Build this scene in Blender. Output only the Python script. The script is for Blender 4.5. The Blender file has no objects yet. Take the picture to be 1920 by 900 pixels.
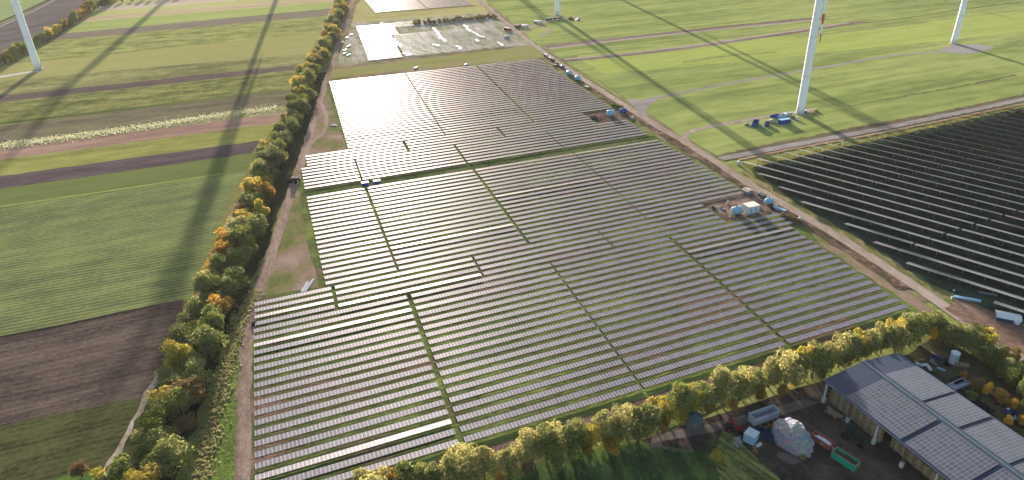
import bpy, math, random
from mathutils import Vector, Matrix, noise
from mathutils.geometry import tessellate_polygon
random.seed(7)
R = math.radians
SC = bpy.context.scene
COL = SC.collection
# ------------------------------------------------------------------ camera
FPX, PX, PY, CAMH = 1330.0, 1040.0, 450.0, 150.0
PITCH = math.atan(718 / 1330.0)
cam = bpy.data.cameras.new('camera')
cam.sensor_width = 36.0
cam.lens = FPX / 1920 * 36
cam.shift_x = (960 - PX) / 1920
cam.clip_start = 1.0
cam.clip_end = 12000
camo = bpy.data.objects.new('camera', cam)
COL.objects.link(camo)
camo.location = (0, 0, CAMH)
camo.rotation_euler = (math.pi / 2 - PITCH, 0, 0)
SC.camera = camo
# ------------------------------------------------------------------ light
SUN_AZ, SUN_EL = -15.6, 9.6            # azimuth measured clockwise from +Y
w = bpy.data.worlds.new('World')
SC.world = w
w.use_nodes = True
nt = w.node_tree
sky = nt.nodes.new('ShaderNodeTexSky')
sky.sky_type = 'NISHITA'
sky.sun_disc = False
sky.sun_elevation = R(SUN_EL)
sky.sun_rotation = R(SUN_AZ)
sky.air_density = 1.0
sky.dust_density = 1.6
bg = nt.nodes['Background']
bg.inputs['Strength'].default_value = 0.10
nt.links.new(sky.outputs[0], bg.inputs[0])
sun = bpy.data.lights.new('sun', 'SUN')
sun.energy = 5.0
sun.angle = R(0.5)
sun.color = (1.0, 0.90, 0.80)
suno = bpy.data.objects.new('sun', sun)
COL.objects.link(suno)
SD = Vector((math.sin(R(SUN_AZ)) * math.cos(R(SUN_EL)), math.cos(R(SUN_AZ)) * math.cos(R(SUN_EL)), math.sin(R(SUN_EL))))
suno.rotation_euler = SD.to_track_quat('Z', 'Y').to_euler()
SC.view_settings.view_transform = 'Standard'
SC.view_settings.look = 'None'
SC.view_settings.exposure = 2.45
SC.view_settings.gamma = 1.0
HAZE = .000018
SC.cycles.volume_bounces = 0
SC.cycles.max_bounces = 5
SC.cycles.diffuse_bounces = 2
SC.cycles.glossy_bounces = 2
SC.cycles.transmission_bounces = 3
SC.cycles.transparent_max_bounces = 4
SC.cycles.sample_clamp_indirect = 4

# ------------------------------------------------------------------ survey helpers
CT, ST = math.cos(PITCH), math.sin(PITCH)
def G(x, y, z=0.0):
    """where the sight line of a photo point meets height z"""
    u, v = (x - PX) / FPX, (y - PY) / FPX
    k = (CAMH - z) / (v * CT + ST)
    return Vector((u * k, (CT - v * ST) * k, z))
def I(X, Y, Z=0.0):
    d = Y * CT + (CAMH - Z) * ST
    return PX + FPX * X / d, PY - FPX * (Y * ST - (CAMH - Z) * CT) / d
def az(a, ln=1.0):
    return Vector((math.sin(R(a)) * ln, math.cos(R(a)) * ln, 0))

# ------------------------------------------------------------------ materials
def lin(c):
    c = c / 255.0
    return c / 12.92 if c <= .04045 else ((c + .055) / 1.055) ** 2.4
K_ALB = 1.9
def alb(c, k=K_ALB):
    return tuple(min(.85, lin(v) / k) for v in c) + (1.0,)
def satur(a, k=.84):
    y = .3 * a[0] + .6 * a[1] + .1 * a[2]
    if a[0] > a[1]: k = .95
    r, g, b = (max(.004, y + (v - y) * k) for v in a[:3])
    if a[0] <= a[1]: r *= 1.07; b *= .84
    return (r, g, b, 1.0)
def newmat(name):
    m = bpy.data.materials.new(name)
    m.use_nodes = True
    return m, m.node_tree, m.node_tree.nodes['Principled BSDF']
def N(t, kind, **kw):
    n = t.nodes.new(kind)
    for k, v in kw.items():
        setattr(n, k, v)
    return n
def ramp(t, stops):
    n = t.nodes.new('ShaderNodeValToRGB')
    cr = n.color_ramp
    while len(cr.elements) < len(stops):
        cr.elements.new(.5)
    for e, (p, c) in zip(cr.elements, stops):
        e.position = p
        e.color = c
    return n
def math_node(t, op, a, b=None):
    n = t.nodes.new('ShaderNodeMath')
    n.operation = op
    for i, v in enumerate((a, b)):
        if v is None: continue
        if isinstance(v, (int, float)): n.inputs[i].default_value = v
        else: t.links.new(v, n.inputs[i])
    return n.outputs[0]
def noise_node(t, vec, scale, detail=3, rough=.55):
    n = t.nodes.new('ShaderNodeTexNoise')
    n.inputs['Scale'].default_value = scale
    n.inputs['Detail'].default_value = detail
    n.inputs['Roughness'].default_value = rough
    t.links.new(vec, n.inputs['Vector'])
    return n.outputs['Fac']
def mapping(t, vec, rot=0, sc=(1, 1, 1), loc=(0, 0, 0)):
    m = t.nodes.new('ShaderNodeMapping')
    m.inputs['Rotation'].default_value = (0, 0, rot)
    m.inputs['Scale'].default_value = sc
    m.inputs['Location'].default_value = loc
    t.links.new(vec, m.inputs['Vector'])
    return m.outputs[0]
ROW_AZ = 66.2
def ground_mat(name, cols, dirn=ROW_AZ, streak=8.0, weights=(.4, .3, .3), scales=(.02, .16, .8), bump=.6, bdist=.35, lo=.41, hi=.59,
               furrow=0, furw=.0, seed=0):
    """soil or plants: large streaks along dirn, patches, fine grain and optional furrows"""
    m, t, b = newmat(name)
    tc = N(t, 'ShaderNodeTexCoord').outputs['Object']
    rot = -R(90 - dirn)
    v0 = mapping(t, tc, rot, (1, 1, 1), (seed * 13.7, seed * 7.1, 0))
    vs = mapping(t, v0, 0, (1 / streak, 1, 1))
    vm = mapping(t, v0, 0, (1 / max(1, streak * .35), 1, 1))
    n1 = noise_node(t, vs, scales[0] * 3, 4, .6)
    n2 = noise_node(t, vm, scales[1], 3)
    n3 = noise_node(t, mapping(t, v0, 0, (.6, 1, 1)), scales[2], 4, .7)
    f = math_node(t, 'MULTIPLY', n1, weights[0])
    f = math_node(t, 'ADD', f, math_node(t, 'MULTIPLY', n2, weights[1]))
    f = math_node(t, 'ADD', f, math_node(t, 'MULTIPLY', n3, weights[2]))
    h = n3
    if furrow:
        wv = N(t, 'ShaderNodeTexWave', wave_type='BANDS', bands_direction='Y')
        wv.inputs['Scale'].default_value = 0.314 / furrow
        wv.inputs['Distortion'].default_value = 2.6
        wv.inputs['Detail'].default_value = 2
        wv.inputs['Detail Scale'].default_value = .3
        t.links.new(mapping(t, v0, 0, (.05, 1, 1)), wv.inputs['Vector'])
        f = math_node(t, 'ADD', f, math_node(t, 'MULTIPLY', math_node(t, 'SUBTRACT', wv.outputs['Fac'], .5), furw))
    if furrow:
        # wheel tracks left by the sprayer, a pair every twenty metres or so
        sy = N(t, 'ShaderNodeSeparateXYZ'); t.links.new(v0, sy.inputs[0])
        yy = math_node(t, 'ADD', sy.outputs[1], math_node(t, 'MULTIPLY', n1, 3.0))
        ft = math_node(t, 'FRACT', math_node(t, 'DIVIDE', yy, 21.0))
        tr = math_node(t, 'MAXIMUM', math_node(t, 'LESS_THAN', ft, .03), math_node(t, 'LESS_THAN', math_node(t, 'ABSOLUTE', math_node(t, 'SUBTRACT', ft, .11)), .015))
        f = math_node(t, 'SUBTRACT', f, math_node(t, 'MULTIPLY', tr, .05))
    n = len(cols)
    cr = ramp(t, [(lo + (hi - lo) * i / (n - 1), satur(alb(c, 2.0))) for i, c in enumerate(cols)])
    t.links.new(f, cr.inputs[0])
    t.links.new(cr.outputs[0], b.inputs['Base Color'])
    b.inputs['Roughness'].default_value = .95
    b.inputs['Specular IOR Level'].default_value = 0.0
    if bump:
        bn = N(t, 'ShaderNodeBump')
        bn.inputs['Strength'].default_value = bump
        bn.inputs['Distance'].default_value = bdist
        t.links.new(h, bn.inputs['Height'])
        t.links.new(bn.outputs[0], b.inputs['Normal'])
    return m
def plain(name, c, rough=.6, spec=.04, var=.12, scale=1.5, metal=0, k=1.9):
    m, t, b = newmat(name)
    tc = N(t, 'ShaderNodeTexCoord').outputs['Object']
    nz = noise_node(t, tc, scale, 4)
    a = alb(c, k)
    cr = ramp(t, [(.3, tuple(v * (1 - var) for v in a[:3]) + (1,)), (.7, tuple(min(.9, v * (1 + var)) for v in a[:3]) + (1,))])
    t.links.new(nz, cr.inputs[0])
    t.links.new(cr.outputs[0], b.inputs['Base Color'])
    b.inputs['Roughness'].default_value = max(rough, .15 if spec > .5 else .55)
    b.inputs['Specular IOR Level'].default_value = spec
    b.inputs['Metallic'].default_value = metal
    return m
def leaf_mat(name, c1, c2, trans=.45):
    m, t, b = newmat(name)
    g = N(t, 'ShaderNodeNewGeometry').outputs['Random Per Island']
    oi = N(t, 'ShaderNodeObjectInfo').outputs['Random']
    f = math_node(t, 'ADD', math_node(t, 'MULTIPLY', g, .6), math_node(t, 'MULTIPLY', oi, .4))
    cr = ramp(t, [(.2, alb(c1, 1.12)), (.8, alb(c2, 1.12))])
    t.links.new(f, cr.inputs[0])
    out = t.nodes['Material Output']
    d = N(t, 'ShaderNodeBsdfDiffuse'); tr = N(t, 'ShaderNodeBsdfTranslucent'); mx = N(t, 'ShaderNodeMixShader')
    t.links.new(cr.outputs[0], d.inputs[0]); t.links.new(cr.outputs[0], tr.inputs[0])
    mx.inputs[0].default_value = trans
    t.links.new(d.outputs[0], mx.inputs[1]); t.links.new(tr.outputs[0], mx.inputs[2])
    t.links.new(mx.outputs[0], out.inputs[0])
    t.nodes.remove(b)
    return m
def module_mat(name, cell, frame, mw, fw, mh=0, fh=0, rough=.3, spec=.5, jitter=.25, k=1.9, gloss=0):
    """photovoltaic modules: cells with pale frames at every mw metres along local X and mh along local Y"""
    m, t, b = newmat(name)
    tc = N(t, 'ShaderNodeTexCoord').outputs['Object']
    sp = N(t, 'ShaderNodeSeparateXYZ'); t.links.new(tc, sp.inputs[0])
    xm = math_node(t, 'DIVIDE', sp.outputs[0], mw)
    fr = math_node(t, 'FRACT', xm)
    isf = math_node(t, 'LESS_THAN', fr, fw / mw)
    if mh:
        isf = math_node(t, 'MAXIMUM', isf, math_node(t, 'LESS_THAN', math_node(t, 'FRACT', math_node(t, 'DIVIDE', sp.outputs[1], mh)), fh / mh))
    fx = math_node(t, 'FLOOR', xm)
    fy = math_node(t, 'FLOOR', math_node(t, 'DIVIDE', sp.outputs[1], mh if mh else 50.0))
    oi = N(t, 'ShaderNodeObjectInfo').outputs['Random']
    cb = N(t, 'ShaderNodeCombineXYZ')
    t.links.new(fx, cb.inputs[0]); t.links.new(fy, cb.inputs[1]); t.links.new(math_node(t, 'MULTIPLY', oi, 91.7), cb.inputs[2])
    wn = N(t, 'ShaderNodeTexWhiteNoise', noise_dimensions='3D'); t.links.new(cb.outputs[0], wn.inputs[0])
    rn = wn.outputs['Value']
    a = alb(cell, k)
    cr = ramp(t, [(0, tuple(v * (1 - jitter) for v in a[:3]) + (1,)), (1, tuple(v * (1 + jitter) for v in a[:3]) + (1,))])
    t.links.new(rn, cr.inputs[0])
    mx = N(t, 'ShaderNodeMix', data_type='RGBA')
    t.links.new(isf, mx.inputs[0]); t.links.new(cr.outputs[0], mx.inputs[6]); mx.inputs[7].default_value = alb(frame, k)
    t.links.new(mx.outputs[2], b.inputs['Base Color'])
    if gloss:
        # coated, finely textured glass: a weak, broad mirror lobe over the cells
        out = t.nodes['Material Output']
        d = N(t, 'ShaderNodeBsdfDiffuse'); gl = N(t, 'ShaderNodeBsdfGlossy'); ms = N(t, 'ShaderNodeMixShader')
        t.links.new(mx.outputs[2], d.inputs[0]); gl.inputs['Color'].default_value = (1, .97, .97, 1); gl.inputs['Roughness'].default_value = rough
        ms.inputs[0].default_value = gloss
        t.links.new(d.outputs[0], ms.inputs[1]); t.links.new(gl.outputs[0], ms.inputs[2])
        g2 = N(t, 'ShaderNodeBsdfGlossy', distribution='BECKMANN'); g2.inputs['Roughness'].default_value = .13
        m2 = N(t, 'ShaderNodeMixShader'); m2.inputs[0].default_value = .0015
        t.links.new(ms.outputs[0], m2.inputs[1]); t.links.new(g2.outputs[0], m2.inputs[2]); t.links.new(m2.outputs[0], out.inputs[0])
        t.nodes.remove(b)
        return m
    b.inputs['Roughness'].default_value = rough
    b.inputs['Specular IOR Level'].default_value = spec
    return m

# ------------------------------------------------------------------ mesh helpers
class MB:
    def __init__(s): s.v, s.f, s.m = [], [], []
    def add(s, vs, fs, mi=0):
        o = len(s.v); s.v += [tuple(v) for v in vs]; s.f += [tuple(i + o for i in f) for f in fs]; s.m += [mi] * len(fs)
    def box(s, c, d, rz=0, mi=0, M=None, taper=1.0, rx=0, ry=0):
        x, y, z = d[0] / 2, d[1] / 2, d[2] / 2
        pts = [(-x, -y, -z), (x, -y, -z), (x, y, -z), (-x, y, -z), (-x * taper, -y * taper, z), (x * taper, -y * taper, z), (x * taper, y * taper, z), (-x * taper, y * taper, z)]
        T = Matrix.Translation(c) @ Matrix.Rotation(rz, 4, 'Z') @ Matrix.Rotation(ry, 4, 'Y') @ Matrix.Rotation(rx, 4, 'X')
        if M is not None: T = M @ T
        s.add([T @ Vector(p) for p in pts], [(0, 3, 2, 1), (4, 5, 6, 7), (0, 1, 5, 4), (1, 2, 6, 5), (2, 3, 7, 6), (3, 0, 4, 7)], mi)
    def tube(s, p, q, r0, r1=None, n=8, mi=0, cap=True):
        r1 = r0 if r1 is None else r1
        p, q = Vector(p), Vector(q); d = (q - p).normalized()
        a = d.orthogonal().normalized(); b = d.cross(a)
        vs = []
        for c, r in ((p, r0), (q, r1)):
            for i in range(n):
                t = 2 * math.pi * i / n
                vs.append(c + a * math.cos(t) * r + b * math.sin(t) * r)
        fs = [(i, (i + 1) % n, n + (i + 1) % n, n + i) for i in range(n)]
        if cap: fs += [tuple(range(n - 1, -1, -1)), tuple(range(n, 2 * n))]
        s.add(vs, fs, mi)
    def lathe(s, c, prof, n=16, mi=0, axis=None):
        c = Vector(c); vs, fs = [], []
        for r, z in prof:
            for i in range(n):
                t = 2 * math.pi * i / n
                vs.append(Vector((r * math.cos(t), r * math.sin(t), z)))
        if axis is not None:
            Q = Vector((0, 0, 1)).rotation_difference(Vector(axis)).to_matrix()
            vs = [Q @ v for v in vs]
        vs = [c + v for v in vs]
        for k in range(len(prof) - 1):
            for i in range(n):
                j = (i + 1) % n
                fs.append((k * n + i, k * n + j, (k + 1) * n + j, (k + 1) * n + i))
        fs += [tuple(range(n - 1, -1, -1)), tuple(range((len(prof) - 1) * n, len(prof) * n))]
        s.add(vs, fs, mi)
    def lump(s, c, d, n=3, amp=.25, seed=0, mi=0, freq=1.0, flat=True):
        """uneven heap: half an ellipsoid with noise"""
        nu, nv = 10 + 6 * n, 4 + 2 * n
        vs, fs = [], []
        for j in range(nv + 1):
            ph = (math.pi / 2) * j / nv
            for i in range(nu):
                t = 2 * math.pi * i / nu
                p = Vector((math.cos(t) * math.cos(ph), math.sin(t) * math.cos(ph), math.sin(ph)))
                k = 1 + amp * noise.noise(p * 2.2 * freq + Vector((seed * 3.1, 0, 0))) * 2
                vs.append(Vector(c) + Vector((p.x * d[0] / 2 * k, p.y * d[1] / 2 * k, p.z * d[2] * k)))
        for j in range(nv):
            for i in range(nu):
                k = (i + 1) % nu
                fs.append((j * nu + i, j * nu + k, (j + 1) * nu + k, (j + 1) * nu + i))
        s.add(vs, fs, mi)
    def mesh(s, name, mats):
        me = bpy.data.meshes.new(name)
        me.from_pydata(s.v, [], s.f)
        for m in (mats if isinstance(mats, (list, tuple)) else [mats]): me.materials.append(m)
        if any(s.m): me.polygons.foreach_set('material_index', s.m)
        me.update()
        return me
    def obj(s, name, mats, parent=None, loc=(0, 0, 0), rz=0, smooth=False):
        me = s.mesh(name, mats)
        if smooth:
            me.polygons.foreach_set('use_smooth', [True] * len(me.polygons))
        return link(name, me, parent, loc, rz)
def link(name, me, parent=None, loc=(0, 0, 0), rz=0):
    o = bpy.data.objects.new(name, me); COL.objects.link(o)
    o.location = loc; o.rotation_euler = (0, 0, rz)
    if parent: o.parent = parent
    return o
def tag(o, label, cat, group=None):
    o['label'] = label; o['category'] = cat
    if group: o['group'] = group
    return o
def thing(name, label, cat, loc, rz=0, group=None):
    return tag(link(name, None, None, loc, rz), label, cat, group)
def copy_tree(o, parent=None):
    c = o.copy(); COL.objects.link(c)
    if parent: c.parent = parent
    for ch in o.children: copy_tree(ch, c)
    return c
ONES = ['', 'first', 'second', 'third', 'fourth', 'fifth', 'sixth', 'seventh', 'eighth', 'ninth', 'tenth', 'eleventh', 'twelfth', 'thirteenth',
        'fourteenth', 'fifteenth', 'sixteenth', 'seventeenth', 'eighteenth', 'nineteenth']
TENS = ['', '', 'twenty', 'thirty', 'forty', 'fifty', 'sixty', 'seventy', 'eighty', 'ninety']
TENTH = ['', '', 'twentieth', 'thirtieth', 'fortieth', 'fiftieth', 'sixtieth', 'seventieth', 'eightieth', 'ninetieth']
def ordw(n):
    if n >= 100: return 'hundredth' if n == 100 else 'hundred and ' + ordw(n - 100)
    if n < 20: return ONES[n]
    return TENTH[n // 10] if n % 10 == 0 else TENS[n // 10] + '-' + ONES[n % 10]

# ------------------------------------------------------------------ setting: ground sheets
LAYER = [0.0]
def densify(pts, step=5.0, jit=.5, closed=True, seed=1):
    out = []
    n = len(pts)
    for i in range(n if closed else n - 1):
        a, b = Vector(pts[i][:2]), Vector(pts[(i + 1) % n][:2])
        L = (b - a).length
        k = max(1, int(L / step))
        if L > 900: k = 1
        for j in range(k):
            p = a.lerp(b, j / k)
            if jit:
                p = p + Vector((noise.noise(Vector((p.x * .21, p.y * .21, seed))), noise.noise(Vector((p.x * .21, p.y * .21, seed + 9))))) * jit * 2
            out.append(p)
    if not closed: out.append(Vector(pts[-1][:2]))
    return out
def sheet(name, pts, mat, jit=.5, step=5.0, world=False):
    LAYER[0] += .005
    g = pts if world else [G(*p) for p in pts]
    P = densify(g, step, jit)
    tri = tessellate_polygon([[Vector((p.x, p.y, 0)) for p in P]])
    me = bpy.data.meshes.new(name)
    me.from_pydata([(p.x, p.y, LAYER[0]) for p in P], [], [tuple(t) for t in tri])
    me.materials.append(mat); me.update()
    for pl in me.polygons:
        if pl.normal.z < 0: pl.flip()
    o = link(name, me); o['kind'] = 'structure'
    return o
def ribbon(name, pts, width, mat, jit=.35, step=4.0, world=False, z=None, lift=0):
    LAYER[0] += .005
    g = pts if world else [G(*p) for p in pts]
    # smooth with Catmull-Rom
    Q = [Vector(p[:2]) for p in g]
    Pn = []
    for i in range(len(Q) - 1):
        p0, p1, p2, p3 = Q[max(i - 1, 0)], Q[i], Q[i + 1], Q[min(i + 2, len(Q) - 1)]
        k = max(2, int((p2 - p1).length / step))
        for j in range(k):
            t = j / k
            Pn.append(.5 * ((2 * p1) + (p2 - p0) * t + (2 * p0 - 5 * p1 + 4 * p2 - p3) * t * t + (3 * p1 - p0 - 3 * p2 + p3) * t ** 3))
    Pn.append(Q[-1])
    vs, fs = [], []
    for i, p in enumerate(Pn):
        d = (Pn[min(i + 1, len(Pn) - 1)] - Pn[max(i - 1, 0)]).normalized()
        nn = Vector((-d.y, d.x))
        wd = width if not isinstance(width, (tuple, list)) else width[0] + (width[1] - width[0]) * i / (len(Pn) - 1)
        a = wd / 2 + jit * noise.noise(Vector((p.x * .3, p.y * .3, 3))) * 1.6
        b = wd / 2 + jit * noise.noise(Vector((p.x * .3, p.y * .3, 8))) * 1.6
        for q in (p + nn * a, p - nn * b): vs.append((q.x, q.y, LAYER[0] + lift))
    for i in range(len(Pn) - 1): fs.append((2 * i, 2 * i + 1, 2 * i + 3, 2 * i + 2))
    me = bpy.data.meshes.new(name); me.from_pydata(vs, [], fs); me.materials.append(mat); me.update()
    for pl in me.polygons:
        if pl.normal.z < 0: pl.flip()
    o = link(name, me); o['kind'] = 'structure'
    return o

M_BASE = ground_mat('meadow_far', [(112, 124, 66), (140, 150, 80), (158, 166, 96)])
g = MB(); g.add([(-5000, -1500, 0), (5000, -1500, 0), (5000, 8000, 0), (-5000, 8000, 0)], [(0, 1, 2, 3)])
go = g.obj('ground', M_BASE); go['kind'] = 'structure'

# left fields, strip by strip, from the camera outwards: edge (left photo point, right photo point)
EDGES = [((0, 1000), (170, 960)), ((0, 800), (245, 747)), ((0, 632), (345, 560)), ((0, 388), (430, 325)), ((0, 354), (480, 286)), ((0, 330), (500, 262)),
         ((0, 300), (510, 232)), ((0, 280), (517, 213)), ((0, 268), (520, 200)), ((0, 237), (533, 170)), ((0, 192), (563, 130)), ((0, 180), (565, 121)),
         ((0, 152), (573, 100)), ((55, 118), (590, 62)), ((120, 74), (605, 30)), ((130, 62), (612, 17)), ((150, 42), (622, 3)), ((165, 32), (600, -6)),
         ((180, 22), (480, -2)), ((190, 12), (400, -7)), ((190, -5), (400, -24))]
f_ = ground_mat
STRIPS = [
    f_('olive_crop', [(56, 60, 38), (76, 82, 50), (88, 92, 58)], furrow=2.4, furw=.05, weights=(.2, .35, .45), seed=1),
    f_('ploughed_soil', [(72, 60, 56), (94, 80, 72), (112, 98, 86)], furrow=3.0, furw=.05, weights=(.25, .35, .4), seed=2, bump=.7),
    f_('winter_crop', [(92, 98, 72), (112, 126, 76), (128, 142, 84)], furrow=2.4, furw=.14, seed=3, weights=(.25, .35, .4)),
    f_('olive_meadow', [(92, 108, 58), (104, 118, 64), (116, 128, 72)], seed=4, lo=.3, hi=.7),
    f_('dark_ploughed_soil', [(78, 64, 68), (96, 80, 82), (110, 94, 94)], furrow=3, furw=.1, seed=5),
    f_('yellow_green_meadow', [(120, 122, 62), (142, 146, 72), (156, 158, 86)], seed=6),
    f_('reddish_soil', [(138, 108, 94), (156, 124, 108), (168, 140, 122)], furrow=4, furw=.1, seed=7),
    f_('pale_weeds', [(112, 112, 66), (150, 146, 96), (182, 178, 130)], streak=2, seed=8, scales=(.06, .3, .8), weights=(.25, .35, .4), bump=1, bdist=.6, lo=.42, hi=.6),
    f_('dry_stubble', [(98, 92, 72), (116, 106, 84), (132, 124, 92)], seed=9),
    f_('rough_meadow', [(78, 90, 48), (118, 124, 68), (146, 148, 88)], streak=4, seed=10, scales=(.03, .15, .8), bump=.9, bdist=.5),
    f_('brown_soil_band', [(92, 76, 74), (104, 88, 84), (116, 100, 92)], seed=11),
    f_('weedy_meadow', [(98, 100, 66), (130, 132, 82), (154, 154, 104)], streak=5, seed=12, bump=.9, bdist=.5),
    f_('pale_olive_meadow', [(140, 142, 84), (152, 152, 92), (160, 160, 100)], seed=13, lo=.25, hi=.75),
    f_('tufted_meadow', [(102, 112, 62), (138, 146, 82), (164, 166, 98)], streak=4, seed=14, scales=(.03, .12, .8), bump=.9, bdist=.5),
    f_('distant_brown_soil', [(118, 106, 94), (130, 118, 102), (140, 128, 110)], seed=15),
    f_('distant_green_crop', [(140, 158, 86), (150, 168, 92), (160, 174, 102)], seed=16),
    f_('tan_stubble', [(166, 148, 112), (184, 164, 126), (190, 174, 138)], seed=17),
    f_('light_green_crop', [(164, 170, 104), (172, 176, 112), (178, 182, 122)], seed=18),
    f_('pink_soil', [(178, 160, 136), (190, 170, 148), (196, 180, 156)], seed=19),
    f_('light_meadow', [(160, 160, 100), (170, 168, 112), (182, 178, 124)], seed=20),
]
def ext(a, b, left=340, right=10):
    A, B = G(*a), G(*b); d = (B - A).normalized()
    return A - d * left, B + d * right
for i, m in enumerate(STRIPS):
    a0, b0 = ext(*EDGES[i]); a1, b1 = ext(*EDGES[i + 1])
    sheet('field', [a0, b0, b1, a1], m, world=True, jit=.7)
# thin bright margin along the crop edge, dark furrow edges
ribbon('field_margin', [(0, 388), (220, 356), (415, 326)], 1.6, f_('bright_margin', [(140, 152, 74), (154, 166, 84)], seed=21))
ribbon('field_margin', [(-60, 644), (0, 632), (150, 603), (290, 573)], 1.0, f_('furrow_edge', [(52, 46, 42), (66, 60, 50)], seed=22))
ribbon('field_margin', [(0, 232), (260, 202), (530, 168)], 5, f_('shaggy_edge', [(76, 92, 46), (112, 122, 62)], seed=23))

# land beyond the upper left hedge
SIDE = [(-400, 330), (0, 126), (60, 90), (110, 66), (150, 38), (186, 14), (215, 0), (240, -20)]
sheet('field', SIDE + [(60, -40), (-900, -40), (-900, 330)], f_('far_ploughed_soil', [(92, 82, 82), (106, 96, 94), (120, 110, 106)], dirn=40, seed=24), step=12)
sheet('field', [(-400, 180), (0, 46), (60, 18), (110, -6), (60, -40), (-700, -40)], f_('far_pasture', [(128, 146, 98), (142, 158, 108)], dirn=40, seed=25), step=12)
ribbon('track', [(-60, 70), (0, 42), (60, 15), (100, -4)], 5, f_('far_ditch', [(60, 70, 52), (80, 88, 64)], dirn=40))
ribbon('track', [(-60, 76), (0, 50), (66, 19), (110, -4)], 3, f_('far_lane', [(140, 144, 120), (152, 150, 130)], dirn=40))
ribbon('path', [(-10, 146), (40, 138), (72, 133)], 5.5, f_('pale_gravel', [(190, 188, 180), (214, 210, 202)], dirn=80))

# verge and hedge belt left of the solar park
HEDGE = [(642, 8), (600, 108), (577, 142), (557, 210), (500, 312), (467, 415), (422, 517), (380, 618), (337, 722), (302, 822), (255, 915), (225, 975)]
TRACKL = [(668, -20), (655, 20), (640, 62), (627, 110), (612, 150), (600, 190), (584, 240), (566, 300), (553, 340), (528, 420), (505, 490), (478, 565), (463, 640), (459, 720), (457, 800), (456, 900), (455, 1000)]
M_VERGE = f_('verge_grass', [(96, 90, 62), (106, 116, 60), (124, 142, 66)], dirn=-20, streak=3, seed=30, bump=.9, bdist=.5)
sheet('verge', [(p[0] - 6, p[1]) for p in HEDGE] + [(460, 1000)] + list(reversed(TRACKL)), M_VERGE)
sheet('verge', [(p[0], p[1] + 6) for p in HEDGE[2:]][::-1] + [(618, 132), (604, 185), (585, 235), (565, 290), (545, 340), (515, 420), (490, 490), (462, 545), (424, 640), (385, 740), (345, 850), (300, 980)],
      f_('hedge_floor_shade', [(34, 40, 30), (50, 56, 38), (70, 74, 48)], dirn=-20, streak=2, seed=31), jit=1.2)  # hedge floor; the trees' shadow strip beside it is put into the dark colour
sheet('verge', [(438, 585), (448, 590), (452, 700), (448, 800), (444, 900), (440, 990), (355, 990), (372, 900), (398, 800), (420, 690)],
      f_('bright_verge_grass', [(92, 108, 52), (114, 134, 60), (134, 150, 70)], dirn=-20, streak=3, seed=32, bump=1, bdist=.6), jit=1.5)
ribbon('path', [(640, -30), (618, 28), (590, 95), (572, 133), (547, 190), (510, 258), (468, 330), (432, 405), (398, 488), (360, 575), (322, 660), (290, 720), (240, 808), (212, 866), (170, 940)], (4.2, 1.7),
       f_('white_gravel', [(124, 112, 92), (164, 148, 132), (194, 180, 166)], dirn=-20, seed=33), jit=.9)
ribbon('verge', [(595, 75), (575, 120), (549, 180), (507, 252), (462, 330), (426, 405), (392, 488), (354, 575), (316, 660)], 2.0, f_('path_edge_grass', [(120, 112, 58), (150, 132, 70)], dirn=-20, streak=2, seed=34), jit=.8)
sheet('verge', [(90, 905), (132, 885), (160, 880), (235, 905), (250, 990), (0, 990), (0, 925)], f_('lush_grass', [(70, 100, 44), (100, 134, 56)], streak=2, seed=35), jit=1)

# ground of the solar park
EZ = az(ROW_AZ); NZ = az(ROW_AZ - 90)
SK = math.tan(R(3.1))
def park(r, q, z=0.0):
    p = EZ * (r + SK * q) + NZ * q
    return Vector((p.x, p.y, z))
M_PARK = f_('park_ground', [(144, 114, 100), (118, 100, 74), (84, 100, 50), (104, 122, 58), (126, 144, 68)], streak=3, seed=40, scales=(.012, .05, .9), weights=(.4, .45, .15), lo=.36, hi=.6, bump=.9, bdist=.5)
M_BARE = f_('bare_strip', [(86, 70, 60), (112, 92, 80), (138, 114, 100)], dirn=-20, streak=3, seed=41, scales=(.03, .1, .9))
M_MIX = f_('rough_ground', [(92, 104, 54), (118, 118, 72), (146, 122, 104), (160, 138, 122)], dirn=-20, streak=2, seed=42, scales=(.02, .06, .8), weights=(.45, .4, .15), lo=.4, hi=.6)
sheet('rough_ground', [(668, -20), (655, 20), (640, 62), (627, 110), (618, 150), (606, 190), (590, 240), (572, 300), (560, 340), (538, 420), (512, 490), (480, 560), (470, 600), (476, 1000),
      (700, 1000), (1100, 790), (1500, 670), (1760, 590), (1590, 450), (1400, 335), (1290, 262), (1180, 195), (1000, 78), (903, -5), (895, -20)], M_MIX, step=8)
sheet('park_ground', [park(-30, 258), park(-29, 90), park(60, 128), park(207, 146), park(206, 200), park(213, 226), park(211, 262), park(204, 345), park(204, 400), park(203, 556),
      park(25, 556), park(24, 404), park(-1, 404), park(-1, 388), park(-5, 385), park(-5, 300), park(-3, 256)], M_PARK, world=True)
sheet('park_ground', [park(-30, 147), park(207, 147), park(207, 141), park(-30, 141)], M_BARE, world=True)
sheet('grass_lane', [park(-4, 346.5), park(203, 346.5), park(203, 353), park(-4, 353)], f_('lane_grass', [(60, 74, 40), (84, 100, 52), (110, 104, 72)], streak=2, seed=43), world=True)
sheet('rough_ground', [park(181, 387), park(205, 387), park(204, 408), park(178, 408)], f_('bare_soil_patch', [(74, 62, 58), (104, 86, 78), (132, 112, 98)], streak=1, seed=44), world=True)
sheet('rough_ground', [park(180, 238), park(211, 236), park(211, 258), park(206, 264), park(180, 257)], f_('work_site_soil', [(96, 76, 70), (126, 102, 92), (156, 134, 118)], streak=1, seed=45), world=True)
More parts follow.
